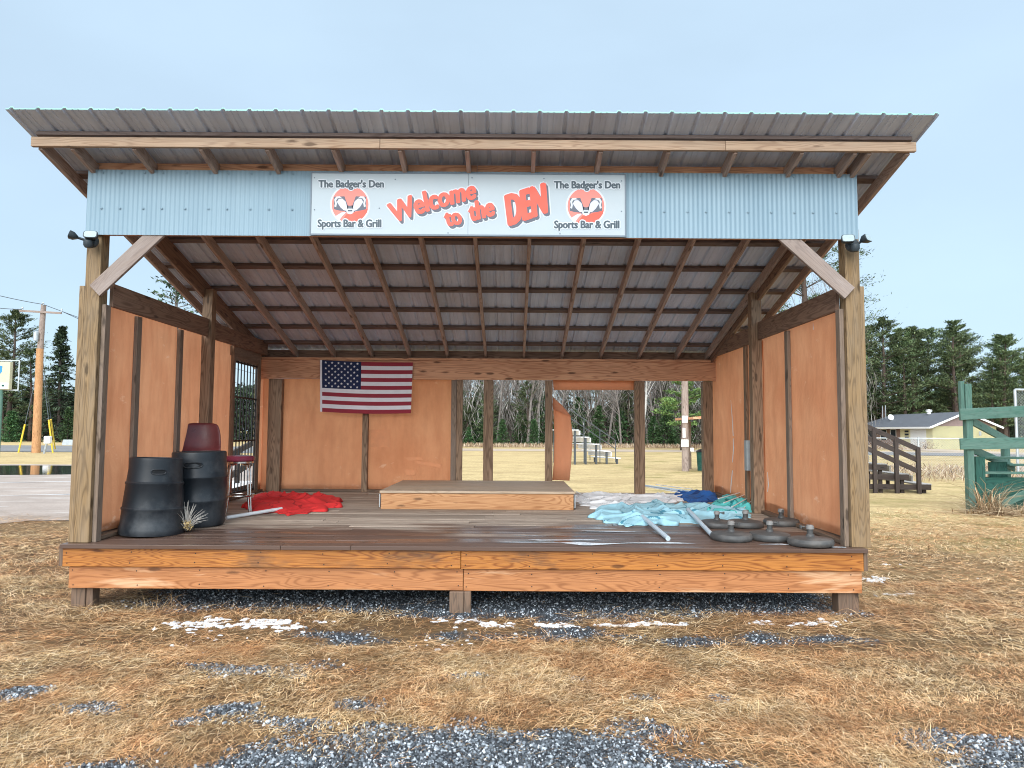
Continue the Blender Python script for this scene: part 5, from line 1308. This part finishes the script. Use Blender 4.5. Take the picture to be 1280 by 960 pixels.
place(lightp, used, 15.6, 66, 1.0)
place(sparse, used, -25.6, 55, 1.12)
# tall pine close behind the right wall
place(nearp, used, 23.8, 58, 1.0)
# pines behind the yellow house
GP = 'tall pines behind the yellow house'; LP = 'tall layered pine in the row behind the yellow house'
for i, (x, y, s) in enumerate(((50.5, 104, 1.02), (54.5, 108, .92), (58.5, 104, .95), (62.0, 107, 1.02), (64.5, 103, 1.0), (67.5, 108, 1.0), (70.5, 104, .92), (73.5, 107, .90), (47, 112, 1.05), (76.5, 112, .82), (43, 108, 1.0), (57, 118, .95), (66, 118, .95), (80, 118, .75), (52, 121, .9), (61.5, 100, .75), (71, 99, .65), (48.5, 101, .9), (56.5, 101, .98), (69, 111, 1.0), (60, 112, 1.0), (74.5, 103, .8), (65.5, 98, .72), (46.5, 99, 1.0), (50, 97, 1.02), (54, 99, 1.0), (60.5, 98, .95), (67, 98, .9), (72, 101, .85), (39, 112, .95), (35, 116, .9))):
    place(pines[i % 3], used, x, y, s, LP, GP)
for i in range(16):
    place(spruces[i % 2], used, random.uniform(44, 84), random.uniform(114, 126), random.uniform(.55, .85), 'dark spruce filling the gaps behind the pines', 'dark spruces behind the pines')
for x, y, s in ((76, 100, .95), (79.5, 103, .9), (82, 99, .8), (85, 106, .9), (74.5, 96, .7)):
    place(bares[int(x) % 3], used, x, y, s, 'leafless tree at the right end of the pines', 'leafless trees at the right end of the pines')
# trees across the road on the left
GL = 'dark conifers across the road'; LL = 'dark conifer in the belt across the road'
place(spruces[0], used, -56.0, 89, 1.04, 'pointed dark spruce standing out right of the wooden utility pole')
place(pines[0], used, -63.5, 91, .98, 'broad dark pine rising behind the cream roadside sign'); place(pines[1], used, -68.5, 94, 1.0, LL, GL)
for i in range(34):
    x = random.uniform(-82, -20); place((spruces + spruces + pines[:1])[i % 5], used, x, random.uniform(91, 104), random.uniform(.5, .72), LL, GL)
for i in range(14):
    place(firs[i % 3], used, random.uniform(-76, -22), random.uniform(86, 90), random.uniform(.8, 1.3), 'young fir at the foot of the conifers across the road', 'young firs across the road')
# dense far wood behind everything (one mass)
def mass(name, label, x0, x1, y0, y1, h, n, m, seed):
    r = np.random.RandomState(seed); x = r.uniform(x0, x1, n); y = r.uniform(y0, y1, n); top = h * (.75 + .25 * waves(seed, 8, .08, .7)(x, y)); z = top * r.uniform(0, 1, n) ** .8
    c = np.stack([x, y, z], 1); ln = r.uniform(.5, 1.3, n); v, f = quads(c, r.normal(0, 1, (n, 3)), r.normal(0, 1, (n, 3)), ln, ln * .5)
    return tag(npmesh(name, v, f, m), label, 'woods', kind='stuff')
M['far_wood'] = island_mat('far_wood_foliage', ((0, (.05, .05, .042)), (.5, (.12, .11, .09)), (1, (.24, .21, .18))), .9)
mass('far_woods', 'dim dense woods behind the field', -20, 45, 98, 112, 6.5, 22000, M['far_wood'], 5)
mass('far_woods', 'dim dense woods across the road', -100, -18, 104, 116, 9.5, 26000, M['spruce_leaf'], 6)
mass('far_woods', 'dim dense woods behind the house', 36, 110, 124, 138, 10.5, 26000, M['spruce_leaf'], 7)
# tangle of twigs and saplings inside the wood
r = np.random.RandomState(41); n = 22000; x = r.uniform(-16, 40, n); y = r.uniform(77, 97, n); z = r.uniform(0, 1, n) ** .8 * (9.5 + 2.5 * waves(9, 8, .1, .8)(x, y)); ln = r.uniform(.8, 2.6, n)
v, f = quads(np.stack([x, y, z], 1), np.stack([r.normal(0, .5, n), r.normal(0, .5, n), np.ones(n)], 1), r.normal(0, 1, (n, 3)), ln, r.uniform(.02, .06, n))
M['twig'] = island_mat('grey_twigs', ((0, (.10, .088, .078)), (.5, (.25, .225, .205)), (1, (.50, .47, .44))), .9)
tag(npmesh('undergrowth', v, f, M['twig']), 'grey tangle of twigs and saplings in the wood behind the field', 'undergrowth', kind='stuff')
# brush strip of dead weeds at the foot of the wood
r = np.random.RandomState(31); n = 9000; x = r.uniform(-14, 40, n); y = r.uniform(71.5, 76, n); ln = r.uniform(.15, .6, n)
c = np.stack([x, y, ln / 2], 1); v, f = quads(c, np.stack([r.normal(0, .35, n), r.normal(0, .35, n), np.ones(n)], 1), r.normal(0, 1, (n, 3)), ln, ln * .12)
M['weeds'] = island_mat('dead_weeds', ((0, (.16, .10, .06)), (.5, (.34, .24, .15)), (1, (.55, .46, .36))), .9)
tag(npmesh('dead_weeds', v, f, M['weeds']), 'strip of rusty dead weeds along the foot of the wood', 'weeds', kind='stuff')
r = np.random.RandomState(32); n = 9000; x = r.uniform(9, 40, n); y = r.uniform(24.3, 34, n); ln = r.uniform(.12, .45, n)
c = np.stack([x, y, ln / 2], 1); v, f = quads(c, np.stack([r.normal(0, .6, n), r.normal(0, .6, n), np.ones(n)], 1), r.normal(0, 1, (n, 3)), ln, ln * .10)
tag(npmesh('dead_weeds', v, f, M['weeds']), 'rough dead weeds beyond the wire fence', 'weeds', kind='stuff')

# ================================================================== BACKGROUND THINGS
def bleacher(name, label, loc, rz, rows, run, rise, z0, plank, m, rail_m, rail_h, rail_r, group=None, side=True, metal=False, nplank=2, closed=True):
    """stepped seats climbing towards -x, seats run along +y; rails along the near end"""
    r = thing(name, label, 'bleachers', loc, rz)
    for k in range(rows):
        z = z0 + k * rise; x1 = -k * run; x0 = x1 - run * (1.0 if k == rows - 1 else .62)
        b = MB(); b.box(x0, x1, 0, plank, z - .045, z, 'y'); b.build('seat_plank', m, r, bevel=.006)
        if k:
            b = MB(); b.box(x1 + .06, x1 + .10, .02, plank - .02, z - rise * .8, z - .05, 'y'); b.build('riser_plank', m, r, bevel=.004)
        if closed:
            b = MB(); b.box(-rows * run, x1 - .03, -.045, -.005, z - .17, z - .02, 'x'); b.build('side_board', rail_m, r, bevel=.004)
    for k in range(rows):
        x = -k * run - run * .3
        for yy in (.08, plank - .08):
            b = MB(); b.box(x - .045, x + .045, yy - .04, yy + .04, 0, z0 + k * rise - .05, 'z'); b.build('support', rail_m, r)
    sl = rise / run; X0 = -.35; X1 = -rows * run
    for yy in (-.10, plank + .10) if side else (-.10,):
        for hh in (rail_h, rail_h * .66, rail_h * .33) if not metal else (rail_h, rail_h * .5):
            b = MB(); p0, p1 = (X0, yy, z0 + sl * (-X0 - .3) + hh), (X1, yy, z0 + sl * (-X1 - .3) + hh)
            if metal: b.tube([p0, p1], rail_r, 6)
            else: b.beam(p0, p1, rail_r, rail_r * 2.6)
            b.build('rail', rail_m, r)
        x = X0 - .03
        while x > X1:
            b = MB(); zz = z0 + sl * (-x - .3) + rail_h
            if metal: b.tube([(x, yy, 0.1), (x, yy, zz)], rail_r, 6)
            else: b.box(x - rail_r, x + rail_r, yy - rail_r, yy + rail_r, 0, zz + .03, 'z')
            b.build('rail_post', rail_m, r); x -= run * (1.0 if not metal else 1.5)
    return r
q = G(1165, 617)
bleacher('bleachers', 'dark weathered wooden bleachers with plank handrails beyond the right corner post', (q.x, q.y, 0), rad(-6), 7, .58, .27, .27, 2.6, M['wet_plank'], M['wood_dark'], .92, .05, side=False)
q = G(776, 580)
bleacher('bleachers', 'pale weathered bleachers with thin metal rails out in the field behind the stage', (q.x, q.y, 0), rad(24), 5, .62, .36, .32, 2.4, M['pale_plank'], M['dark_steel'], .85, .025, metal=True, closed=False)
# steps with a plank handrail outside the security door
es = thing('entry_steps', 'pale snow dusted steps with a slanting plank handrail outside the barred door', 'steps', (-5.6, 12.2, 0), rad(0), world_parts=True)
for k in range(4):
    b = MB(); b.box(-6.1, -4.35, 11.4 + .62 * k, 11.98 + .62 * k, .14 + .15 * k, .19 + .15 * k, 'x'); b.build('tread', M['pale_plank'], es, bevel=.005)
b = MB(); b.beam((-6.12, 11.3, .12), (-6.12, 14.0, .72), .04, .2); b.build('stringer', M['wood_stud'], es)
for hh in (.95, .55): b = MB(); b.beam((-5.3, 12.6, .05 + hh), (-5.3, 15.4, .55 + hh), .05, .11); b.build('handrail', M['wood_dark'], es)
for yy in (12.7, 14.0, 15.3): b = MB(); b.box(-5.34, -5.26, yy - .04, yy + .04, 0, .1 + .178 * (yy - 12.6) + .95, 'z'); b.build('rail_post', M['wood_dark'], es)
b = MB(); b.box(-7.2, -5.45, 13.0, 15.5, .5, .56, 'x'); b.build('landing', M['pale_plank'], es)
# pole with notices, shelter, bin
q = G(857, 589); up = thing('utility_pole', 'grey wooden pole with white notices nailed to it behind the stage', 'pole', (q.x, q.y, 0), world_parts=True)
b = MB(); b.tube([(q.x, q.y, 0), (q.x, q.y, 3), (q.x + .03, q.y, 8.5)], [.16, .15, .11], 12); b.build('pole', M['wood_polegrey'], up, smooth=True)
for px, py, w, h in ((856, 524, 7, 8.5), (855, 541, 3.5, 12), (856, 554, 9, 9), (865, 562, 4, 4.5)):
    c = W(px, py, q.y - .18); s_ = q.y / 900; b = MB(); b.box(c.x - w * s_ / 2, c.x + w * s_ / 2, c.y - .012, c.y, c.z - h * s_ / 2, c.z + h * s_ / 2); b.build('notice', M['paper'], up)
q = G(880, 590); pv = thing('picnic_shelter', 'small open post shelter with low brown roof partly hidden by the back corner post', 'shelter', (q.x + 1, q.y, 0), world_parts=True)
for dx, dy in ((0, 0), (2.6, 0), (0, 2.4), (2.6, 2.4)): b = MB(); b.box(q.x + dx - .06, q.x + dx + .06, q.y + dy - .06, q.y + dy + .06, 0, 2.15, 'z'); b.build('post', M['wood_stud'], pv)
b = MB(); b.beam((q.x - .55, q.y + 1.2, 2.25), (q.x + 3.2, q.y + 1.2, 2.50), 3.3, .10); b.build('roof', M['wood_red'], pv)
q = G(873, 588); b = MB(); tb = thing('trash_can', 'dark green rubbish bin beside the small post shelter', 'bin', (q.x + .12, q.y - .2, 0))
b.lathe([(0, 0), (.20, 0), (.24, .75), (.25, .78), (.23, .80)], n=20); b.build('bin_body', M['green_dark'], tb, smooth=True); b = MB(); b.lathe([(.255, .80), (.26, .84), (.15, .92), (0, .94)], n=20); b.build('lid', M['black_plastic'], tb, smooth=True)
# roadside utility pole with crossarm and guys
q = G(45, 566); PX0, PY0 = q.x, q.y; ut = thing('utility_pole', 'tall tan wooden utility pole with crossarm and yellow guarded guy wires by the road', 'pole', (q.x, q.y, 0), world_parts=True)
t1 = W(50, 436, PY0); t2 = W(54.5, 381, PY0)
b = MB(); b.tube([(q.x, q.y, 0), (t1.x, q.y, t1.z)], [.27, .22], 14); b.build('pole', M['wood_pole'], ut, smooth=True)
b = MB(); b.tube([(t1.x, q.y + .01, t1.z - .3), (t2.x, q.y + .01, t2.z)], [.20, .16], 14); b.build('pole_top', M['wood_polegrey'], ut, smooth=True)
a = W(27, 389, PY0); c = W(79, 392, PY0); b = MB(); b.beam((a.x, q.y - .2, a.z), (c.x, q.y - .2, c.z), .10, .13); arm = b.build('crossarm', M['wood_polegrey'], ut)
for px, py in ((28, 387), (54, 381), (77, 389)): p = W(px, py, PY0 - .2); b = MB(); b.lathe([(.05, -.05), (.06, 0), (.03, .06), (.07, .1), (.05, .16), (0, .18)], (p.x, p.y, p.z), 10); b.build('insulator', M['steel'], ut, smooth=True)
p = W(45, 420, PY0 - .3); b = MB(); b.lathe([(0, -.3), (.16, -.3), (.17, .25), (.12, .3), (0, .32)], (p.x, p.y, p.z), 12); b.build('transformer', M['steel'], ut, smooth=True)
for (ax, ay, bx, by, gx_, gy_) in ((47, 462, 23, 566, 32, 524), (51, 445, 66, 566, 61, 523), (52, 440, 69, 562, 64, 522)):
    A_ = W(ax, ay, PY0); B2 = G(bx, by); gm = W(gx_, gy_, (A_.y + B2.y * 2) / 3)
    b = MB(); b.tube([A_, B2], .022, 5); b.build('guy_wire', M['cable'], ut); tt = .34; b = MB(); b.tube([B2, B2.lerp(A_, tt)], .055, 8); b.build('guy_guard', M['yellow'], ut)
def wire(px0, py0, Y0, px1, py1, Y1, sag, label):
    A_, B2 = W(px0, py0, Y0), W(px1, py1, Y1); b = MB(); b.tube([A_.lerp(B2, t) - Vector((0, 0, sag * 4 * t * (1 - t))) for t in np.linspace(0, 1, 14)], .022, 4)
    tag(b.build('power_line', M['cable']), label, 'wire', 'overhead lines at the roadside pole')
wire(-160, 318, PY0 - 12, 54, 380.5, PY0 - .2, .3, 'overhead line from the pole tip out past the upper left'); wire(-160, 352, PY0 - 12, 28, 387, PY0 - .2, .3, 'lower overhead line from the left crossarm end')
wire(54, 380.5, PY0 - .2, 330, 470, PY0 + 30, .3, 'overhead line from the pole tip toward the shelter'); wire(77, 389, PY0 - .2, 330, 490, PY0 + 30, .3, 'overhead line from the right crossarm end')
q = G(57, 567); pd = thing('utility_pedestal', 'small white utility pedestal leaning on the verge beside the pole', 'pedestal', (q.x, q.y, 0)); b = MB(); b.tube([(-.1, 0, 0), (0, 0, .5), (.05, 0, .7)], .07, 8); b.build('stand', M['steel'], pd, smooth=True); b = MB(); b.box(-.1, .3, -.14, .14, .65, 1.15); b.build('cabinet', M['pale_plank'], pd, bevel=.05)
# roadside sign (its right part is in the frame)
sg = thing('roadside_sign', 'cream roadside sign with blue shield on a post at the left picture edge', 'sign', (-30.2, 41.0, 0), world_parts=True); SG = 41.0
a, c = W(-48, 452, SG), W(13, 487, SG)
b = MB(); b.box(a.x, c.x, SG - .12, SG + .12, c.z, a.z); b.build('panel', M['cream'], sg, bevel=.02)
d, e_ = W(-48, 478.5, SG), W(12, 486, SG); b = MB(); b.box(a.x + .05, e_.x, SG - .135, SG - .122, e_.z, d.z); b.build('name_strip', M['paper'], sg)
p = W(-6, 464.5, SG); sc_ = SG / 900; b = MB(); b.poly([(p.x + x * sc_, SG - .126, p.z + z * sc_) for x, z in ((-10, 7), (0, 8), (10.5, 7), (10.5, 0), (6, -6), (0, -9), (-6, -6), (-10.5, 0))]); b.build('shield', M['signblue'], sg)
b = MB(); b.poly([(p.x + x * sc_, SG - .130, p.z + z * sc_) for x, z in ((-6, 4), (6, 4), (6.5, 1), (3, -3), (0, -4), (-4, -3))]); b.build('shield_mark', M['lilacink'], sg)
b = MB()
for i in range(9):
    x = W(-36 + i * 5.0, 482, SG); b.box(x.x, x.x + 3.4 * sc_, SG - .139, SG - .1355, x.z - 1.4 * sc_, x.z + 1.2 * sc_)
b.build('small_print', M['green_dark'], sg)
b = MB(); f1, f2 = W(22.5, 450.5, SG), W(22.5, 487.5, SG)
b.box(a.x, f1.x, SG + .13, SG + .17, f1.z - .03, f1.z + .03); b.box(a.x, f1.x, SG + .13, SG + .17, f2.z - .03, f2.z + .03); b.box(f1.x - .04, f1.x + .02, SG + .128, SG + .172, f2.z, f1.z); b.build('outer_frame', M['steel'], sg)
for px in (2, -40): p = W(px, 487, SG); b = MB(); b.tube([(p.x, SG, 0), (p.x, SG, p.z + .02)], .09, 10); b.build('post', M['green'], sg, smooth=True)

# ---- yellow house
hs = thing('house', 'low pale yellow house with dark shingle roof, brown gable and white garage door', 'house', (49, 86, 0), world_parts=True)
M['siding'] = plain('yellow_siding', (.70, .66, .42), .6, 0, .04, 1.0); M['brick'] = plain('brown_brick', (.26, .17, .14), .85, 0, .25, 6); M['shingle'] = plain('dark_shingles', (.075, .085, .10), .8, 0, .2, 2.5); M['gable'] = plain('brown_gable_siding', (.22, .16, .15), .7, 0, .12, 3); M['trimw'] = plain('white_trim', (.80, .80, .79), .5, 0, .03); M['glass'] = plain('dark_glass', (.03, .04, .05), .08)
hx0, hx1, hy0, hy1, ez, pz = 45.5, 52.4, 78.0, 95.0, 2.5, 3.95; hxm = (hx0 + hx1) / 2
b = MB(); n_ = 12
for i in range(n_): z0_, z1_ = -.05 + (ez + .05) * i / n_, -.05 + (ez + .05) * (i + 1) / n_; b.poly([(hx0, hy0 - .012, z0_), (hx1, hy0 - .012, z0_), (hx1, hy0 + .006, z1_), (hx0, hy0 + .006, z1_)]); b.poly([(hx0, hy0 - .012, z0_), (hx0, hy0 + .006, z1_), (hx1, hy0 + .006, z1_), (hx1, hy0 - .012, z0_)])
b.box(hx0, hx1, hy0 + .01, 84.5, -.05, ez); b.build('wall', M['siding'], hs)
b = MB(); b.box(hx0 + .001, hx1, 84.51, hy1, -.05, ez); b.build('wall', M['brick'], hs)
b = MB(); b.mesh([(hx0, hy0 - .02, ez), (hx1, hy0 - .02, ez), (hxm, hy0 - .02, pz - .05), (hx0, hy0 + .2, ez), (hx1, hy0 + .2, ez), (hxm, hy0 + .2, pz - .05)], [(0, 1, 2), (5, 4, 3), (0, 3, 4, 1), (1, 4, 5, 2), (2, 5, 3, 0)]); b.build('gable_end', M['gable'], hs)
sl_ = (pz - ez) / (hxm - hx0); ov = .5
b = MB()
for s_ in (-1, 1):
    xe = hxm + s_ * (hxm - hx0 + ov); zee = ez - ov * sl_
    b.mesh([(xe, hy0 - .45, zee), (hxm, hy0 - .45, pz), (hxm, hy1 - 2.5, pz), (xe, hy1 + .45, zee), (xe, hy0 - .45, zee + .12), (hxm, hy0 - .45, pz + .12), (hxm, hy1 - 2.5, pz + .12), (xe, hy1 + .45, zee + .12)], [(0, 1, 2, 3), (7, 6, 5, 4), (0, 4, 5, 1), (3, 2, 6, 7), (0, 3, 7, 4)])
rf = b.build('roof', M['shingle'], hs)
b = MB()
for s_ in (-1, 1): b.beam((hxm + s_ * (hxm - hx0 + ov), hy0 - .47, ez - ov * sl_ + .03), (hxm, hy0 - .47, pz + .03), .04, .2)
b.box(hx0 - ov - .06, hx0 - ov - .01, hy0 - .45, hy1 + .4, ez - ov * sl_ - .08, ez - ov * sl_ + .12); b.build('fascia_trim', M['trimw'], hs)
b = MB(); b.box(hx0 - .04, hx0 - .004, 79.2, 82.3, 0, 2.15, 'y'); b.build('garage_door', M['trimw'], hs)
b = MB()
for z in (1.1, 1.45, 1.8): b.box(hx0 - .03, hx0 - .003, 82.7, 83.5, z, z + .22, 'y')
b.build('window', M['glass'], hs)
for y0_, y1_ in ((85.4, 86.6), (87.6, 88.9), (90.5, 92)): b = MB(); b.box(hx0 - .03, hx0 - .002, y0_, y1_, .9, 2.1, 'y'); w_ = b.build('window', M['glass'], hs); b = MB(); [b.box(hx0 - .05, hx0 - .031, a_, b__, c_, d_, 'y') for a_, b__, c_, d_ in ((y0_ - .08, y0_, .85, 2.15), (y1_, y1_ + .08, .85, 2.15), (y0_, y1_, 2.1, 2.16))]; b.build('window_frame', M['trimw'], hs)
b = MB(); b.box(50.5, 50.75, hy0 - .05, hy0 - .02, 1.5, 1.95); b.build('meter_box', M['box_grey'], hs)
b = MB(); b.lathe([(.22, 0), (.22, .25), (.34, .27), (.34, .32), (.22, .34), (.22, .42), (.36, .44), (.36, .5), (0, .56)], (hxm - .3, 84.0, pz - .02), 14); b.build('roof_vent', M['trimw'], hs, smooth=True)
b = MB(); b.tube([(hxm - 1.2, 92, pz - .5), (hxm - 1.2, 92, pz + 1.3)], .05, 6); b.tube([(hxm - 1.6, 92, pz - .5), (hxm - 1.6, 92, pz + 1.25)], .04, 6); b.build('mast', M['steel'], hs)
b = MB(); Mr = Matrix.Translation((hxm - 1.9, 89.5, pz - .35)) @ Matrix.Rotation(rad(70), 4, 'X'); b.lathe([(0, 0), (.2, .03), (.36, .10), (.37, .10), (.2, .015), (0, -.02)], n=16, M4=Matrix.Rotation(rad(70), 4, 'X'), c=(hxm - 1.9, 89.5, pz - .3)); b.tube([(hxm - 1.9, 89.5, pz - .3), (hxm - 1.9, 89.6, pz - .9)], .03, 6); b.build('dish', M['trimw'], hs)
# house-side snow and a low shrub heap
for (px, py, lab) in ((1157, 556, 'pale rounded shrub in front of the garage door'),):
    sh = thing('shrub', lab, 'shrub', (44.0, 76.8, 0)); r = np.random.RandomState(3); n = 420; c = r.normal(0, 1, (n, 3)) * np.array([.55, .5, .28]) + np.array([0, 0, .4]); c[:, 2] = np.abs(c[:, 2]); v, f = quads(c, r.normal(0, 1, (n, 3)), r.normal(0, 1, (n, 3)), r.uniform(.1, .3, n), r.uniform(.03, .06, n)); npmesh('foliage', v, f, M['weeds'], sh)
    b = MB(); [b.tube([(0, 0, 0), (.25 * math.cos(k), .25 * math.sin(k), .55)], .02, 5) for k in range(6)]; b.build('stem', M['bark_grey'], sh)

# ---- chain-link fence in front of the street
def chain(mb, P, w, h, pitch, ra):
    """diamond mesh between P(u) positions: u along, height h"""
    n = int((w + h) / pitch)
    for i in range(n):
        for s_ in (1, -1):
            u0 = i * pitch - h if s_ > 0 else i * pitch; z0_, u1 = 0.0, u0 + s_ * h; z1_ = h
            ua, za, ub, zb2 = u0, 0.0, u1, h
            if s_ > 0 and ua < 0: za = -ua; ua = 0.0
            if s_ > 0 and ub > w: zb2 = h - (ub - w); ub = w
            if s_ < 0 and ua > w: za = ua - w; ua = w
            if s_ < 0 and ub < 0: zb2 = h + ub; ub = 0.0
            if zb2 - za < .05: continue
            mb.tube([P(ua, za + .05), P(ub, zb2 + .05)], ra, 3, cap=False)
cf = thing('chain_link_fence', 'low galvanised chain link fence between the grounds and the street', 'fence', (14, 25.5, 0), world_parts=True)
fa, fb = Vector((11.5, 26.6, 0)), Vector((27, 23.0, 0)); FW = (fb - fa).length; fd = (fb - fa).normalized(); FH = 1.42
b = MB(); chain(b, lambda u, z: tuple(fa + fd * u + Vector((0, 0, z))), FW, FH, .09, .0022); b.build('wire_mesh', M['steel'], cf)
b = MB(); b.tube([fa + Vector((0, 0, FH + .07)), fb + Vector((0, 0, FH + .07))], .022, 6); b.build('top_rail', M['steel'], cf)
u = .3
while u < FW:
    p = fa + fd * u; b = MB(); b.tube([p, p + Vector((0, 0, FH + .12))], .034, 8); b.build('post', M['steel'], cf); u += 2.86
# tall backstop panel at the right edge
bk = thing('backstop', 'tall chain link backstop panel at the right picture edge', 'fence', (20, 28, 0), world_parts=True)
q = W(1268.5, 487, 28); b = MB(); b.tube([(q.x, 28, 0), (q.x, 28, q.z)], .05, 8); b.build('post', M['steel'], bk); b = MB(); b.tube([(q.x + 4.2, 28, 0), (q.x + 4.2, 28, q.z)], .05, 8); b.build('post', M['steel'], bk)
b = MB(); b.tube([(q.x, 28, q.z), (q.x + 4.2, 28, q.z)], .04, 8); b.build('top_rail', M['steel'], bk)
b = MB(); chain(b, lambda u, z: (q.x + u, 28, z), 4.2, q.z - .1, .11, .004); b.build('wire_mesh', M['steel'], bk)
# ---- green wooden stand
gs = thing('green_wooden_stand', 'green painted wooden bench stand with tall corner post and diagonal braces', 'wooden stand', (11.2, 16.4, 0), world_parts=True)
GY = 15.5
def gbeam(px0, py0, px1, py1, w, h, m='green', name='rail', Y0=GY, Y1=None, up=(0, 0, 1)):
    b = MB(); b.beam(W(px0, py0, Y0), W(px1, py1, Y1 or Y0), w, h, up); return b.build(name, M[m], gs, bevel=.006)
p = G(1214, 638); b = MB(); t_ = W(1205.5, 481, p.y); b.box(9.78, 9.92, GY, GY + .14, -.05, t_.z, 'z'); b.build('post', M['green'], gs, bevel=.008)
b = MB(); b.box(9.70, 9.775, GY + .03, GY + .13, 1.95, t_.z + .06, 'z'); b.build('post', M['green'], gs, bevel=.006)
gbeam(1200, 518, 1330, 512, .045, .24, Y0=GY - .03); gbeam(1200, 555, 1330, 553, .045, .24, Y0=GY - .03)
gbeam(1216, 527, 1262, 552, .045, .17, name='brace', Y0=GY + .2, Y1=GY + 1.6); gbeam(1216, 562, 1268, 585, .045, .17, name='brace', Y0=GY + .2, Y1=GY + 1.6)
p0 = W(1259, 560, GY + 1.7); b = MB(); b.box(p0.x - .07, p0.x + .07, GY + 1.7, GY + 1.84, 0, 1.45, 'z'); b.build('post', M['green'], gs, bevel=.006)
p0 = W(1227, 600, GY + .15); b = MB(); b.box(p0.x - .1, p0.x + .1, GY + .16, GY + .3, 0, W(1227, 571, GY + .15).z, 'z'); b.build('post', M['green_dark'], gs, bevel=.006)
for (px0, py, Y0) in ((1222, 571, GY + .5), (1232, 590, GY + .25), (1256, 599, GY + .9), (1262, 580, GY + 1.2)):
    q = W(px0, py, Y0); b = MB(); b.box(q.x, q.x + 3.2, Y0, Y0 + .28, q.z - .045, q.z, 'x'); b.build('seat_plank', M['green'], gs, bevel=.006)
q = W(1230, 592, GY + .3); b = MB(); b.box(q.x, q.x + 3.1, GY + .34, GY + .38, .02, q.z - .08, 'x'); b.build('front_panel', M['green_dark'], gs, bevel=.004)
q2 = W(1245, 582, GY + .75); b = MB(); b.box(q2.x - .15, q2.x + .25, GY + .74, GY + .80, .3, q2.z + .08, 'z'); b.build('upright', M['green_dark'], gs, bevel=.004)
gbeam(1246, 634, 1330, 594, .05, .15, name='brace', Y0=GY + .1)
# heap of long dead reeds at its foot
r = np.random.RandomState(8); n = 900; bx = G(1236, 642); x = bx.x + r.normal(0, .55, n) + .5; y = bx.y + r.normal(0, .22, n) - .1
v1, f1 = blades(x, y, r.uniform(.3, .9, n), r.uniform(.006, .014, n), r.uniform(0, 6.28, n), np.abs(r.normal(0, .25, n)), r.normal(0, .3, n)); n = 120
v2, f2 = blades(bx.x + r.normal(0, .12, n), bx.y + r.normal(0, .08, n), r.uniform(.5, 1.0, n), r.uniform(.006, .014, n), r.uniform(0, 6.28, n), r.uniform(.5, 1.3, n), r.normal(0, .3, n))
v, f = merge([(v1, f1), (v2, f2)]); M['reed'] = island_mat('dead_reed', ((0, (.14, .08, .045)), (.5, (.38, .26, .15)), (1, (.62, .50, .33))), .8)
tag(npmesh('reed_heap', v, f, M['reed']), 'heap of long dead reeds at the foot of the green stand', 'reeds', kind='stuff')
# low concrete barriers far across the road
for i, (px, lab) in enumerate(((92, 'pale concrete road barrier far beyond the utility pole'),)):
    q = G(px, 556.5); rb = thing('road_barrier', lab, 'barrier', (q.x, q.y, 0)); b = MB(); b.mesh([(-1, -.3, 0), (1, -.3, 0), (1, .3, 0), (-1, .3, 0), (-1, -.12, .55), (1, -.12, .55), (1, .12, .55), (-1, .12, .55)], [(0, 1, 5, 4), (1, 2, 6, 5), (2, 3, 7, 6), (3, 0, 4, 7), (4, 5, 6, 7), (3, 2, 1, 0)]); b.build('block', M['box_grey'], rb)
for o in list(bpy.data.objects):
    if '_base' in o: del o['_base']
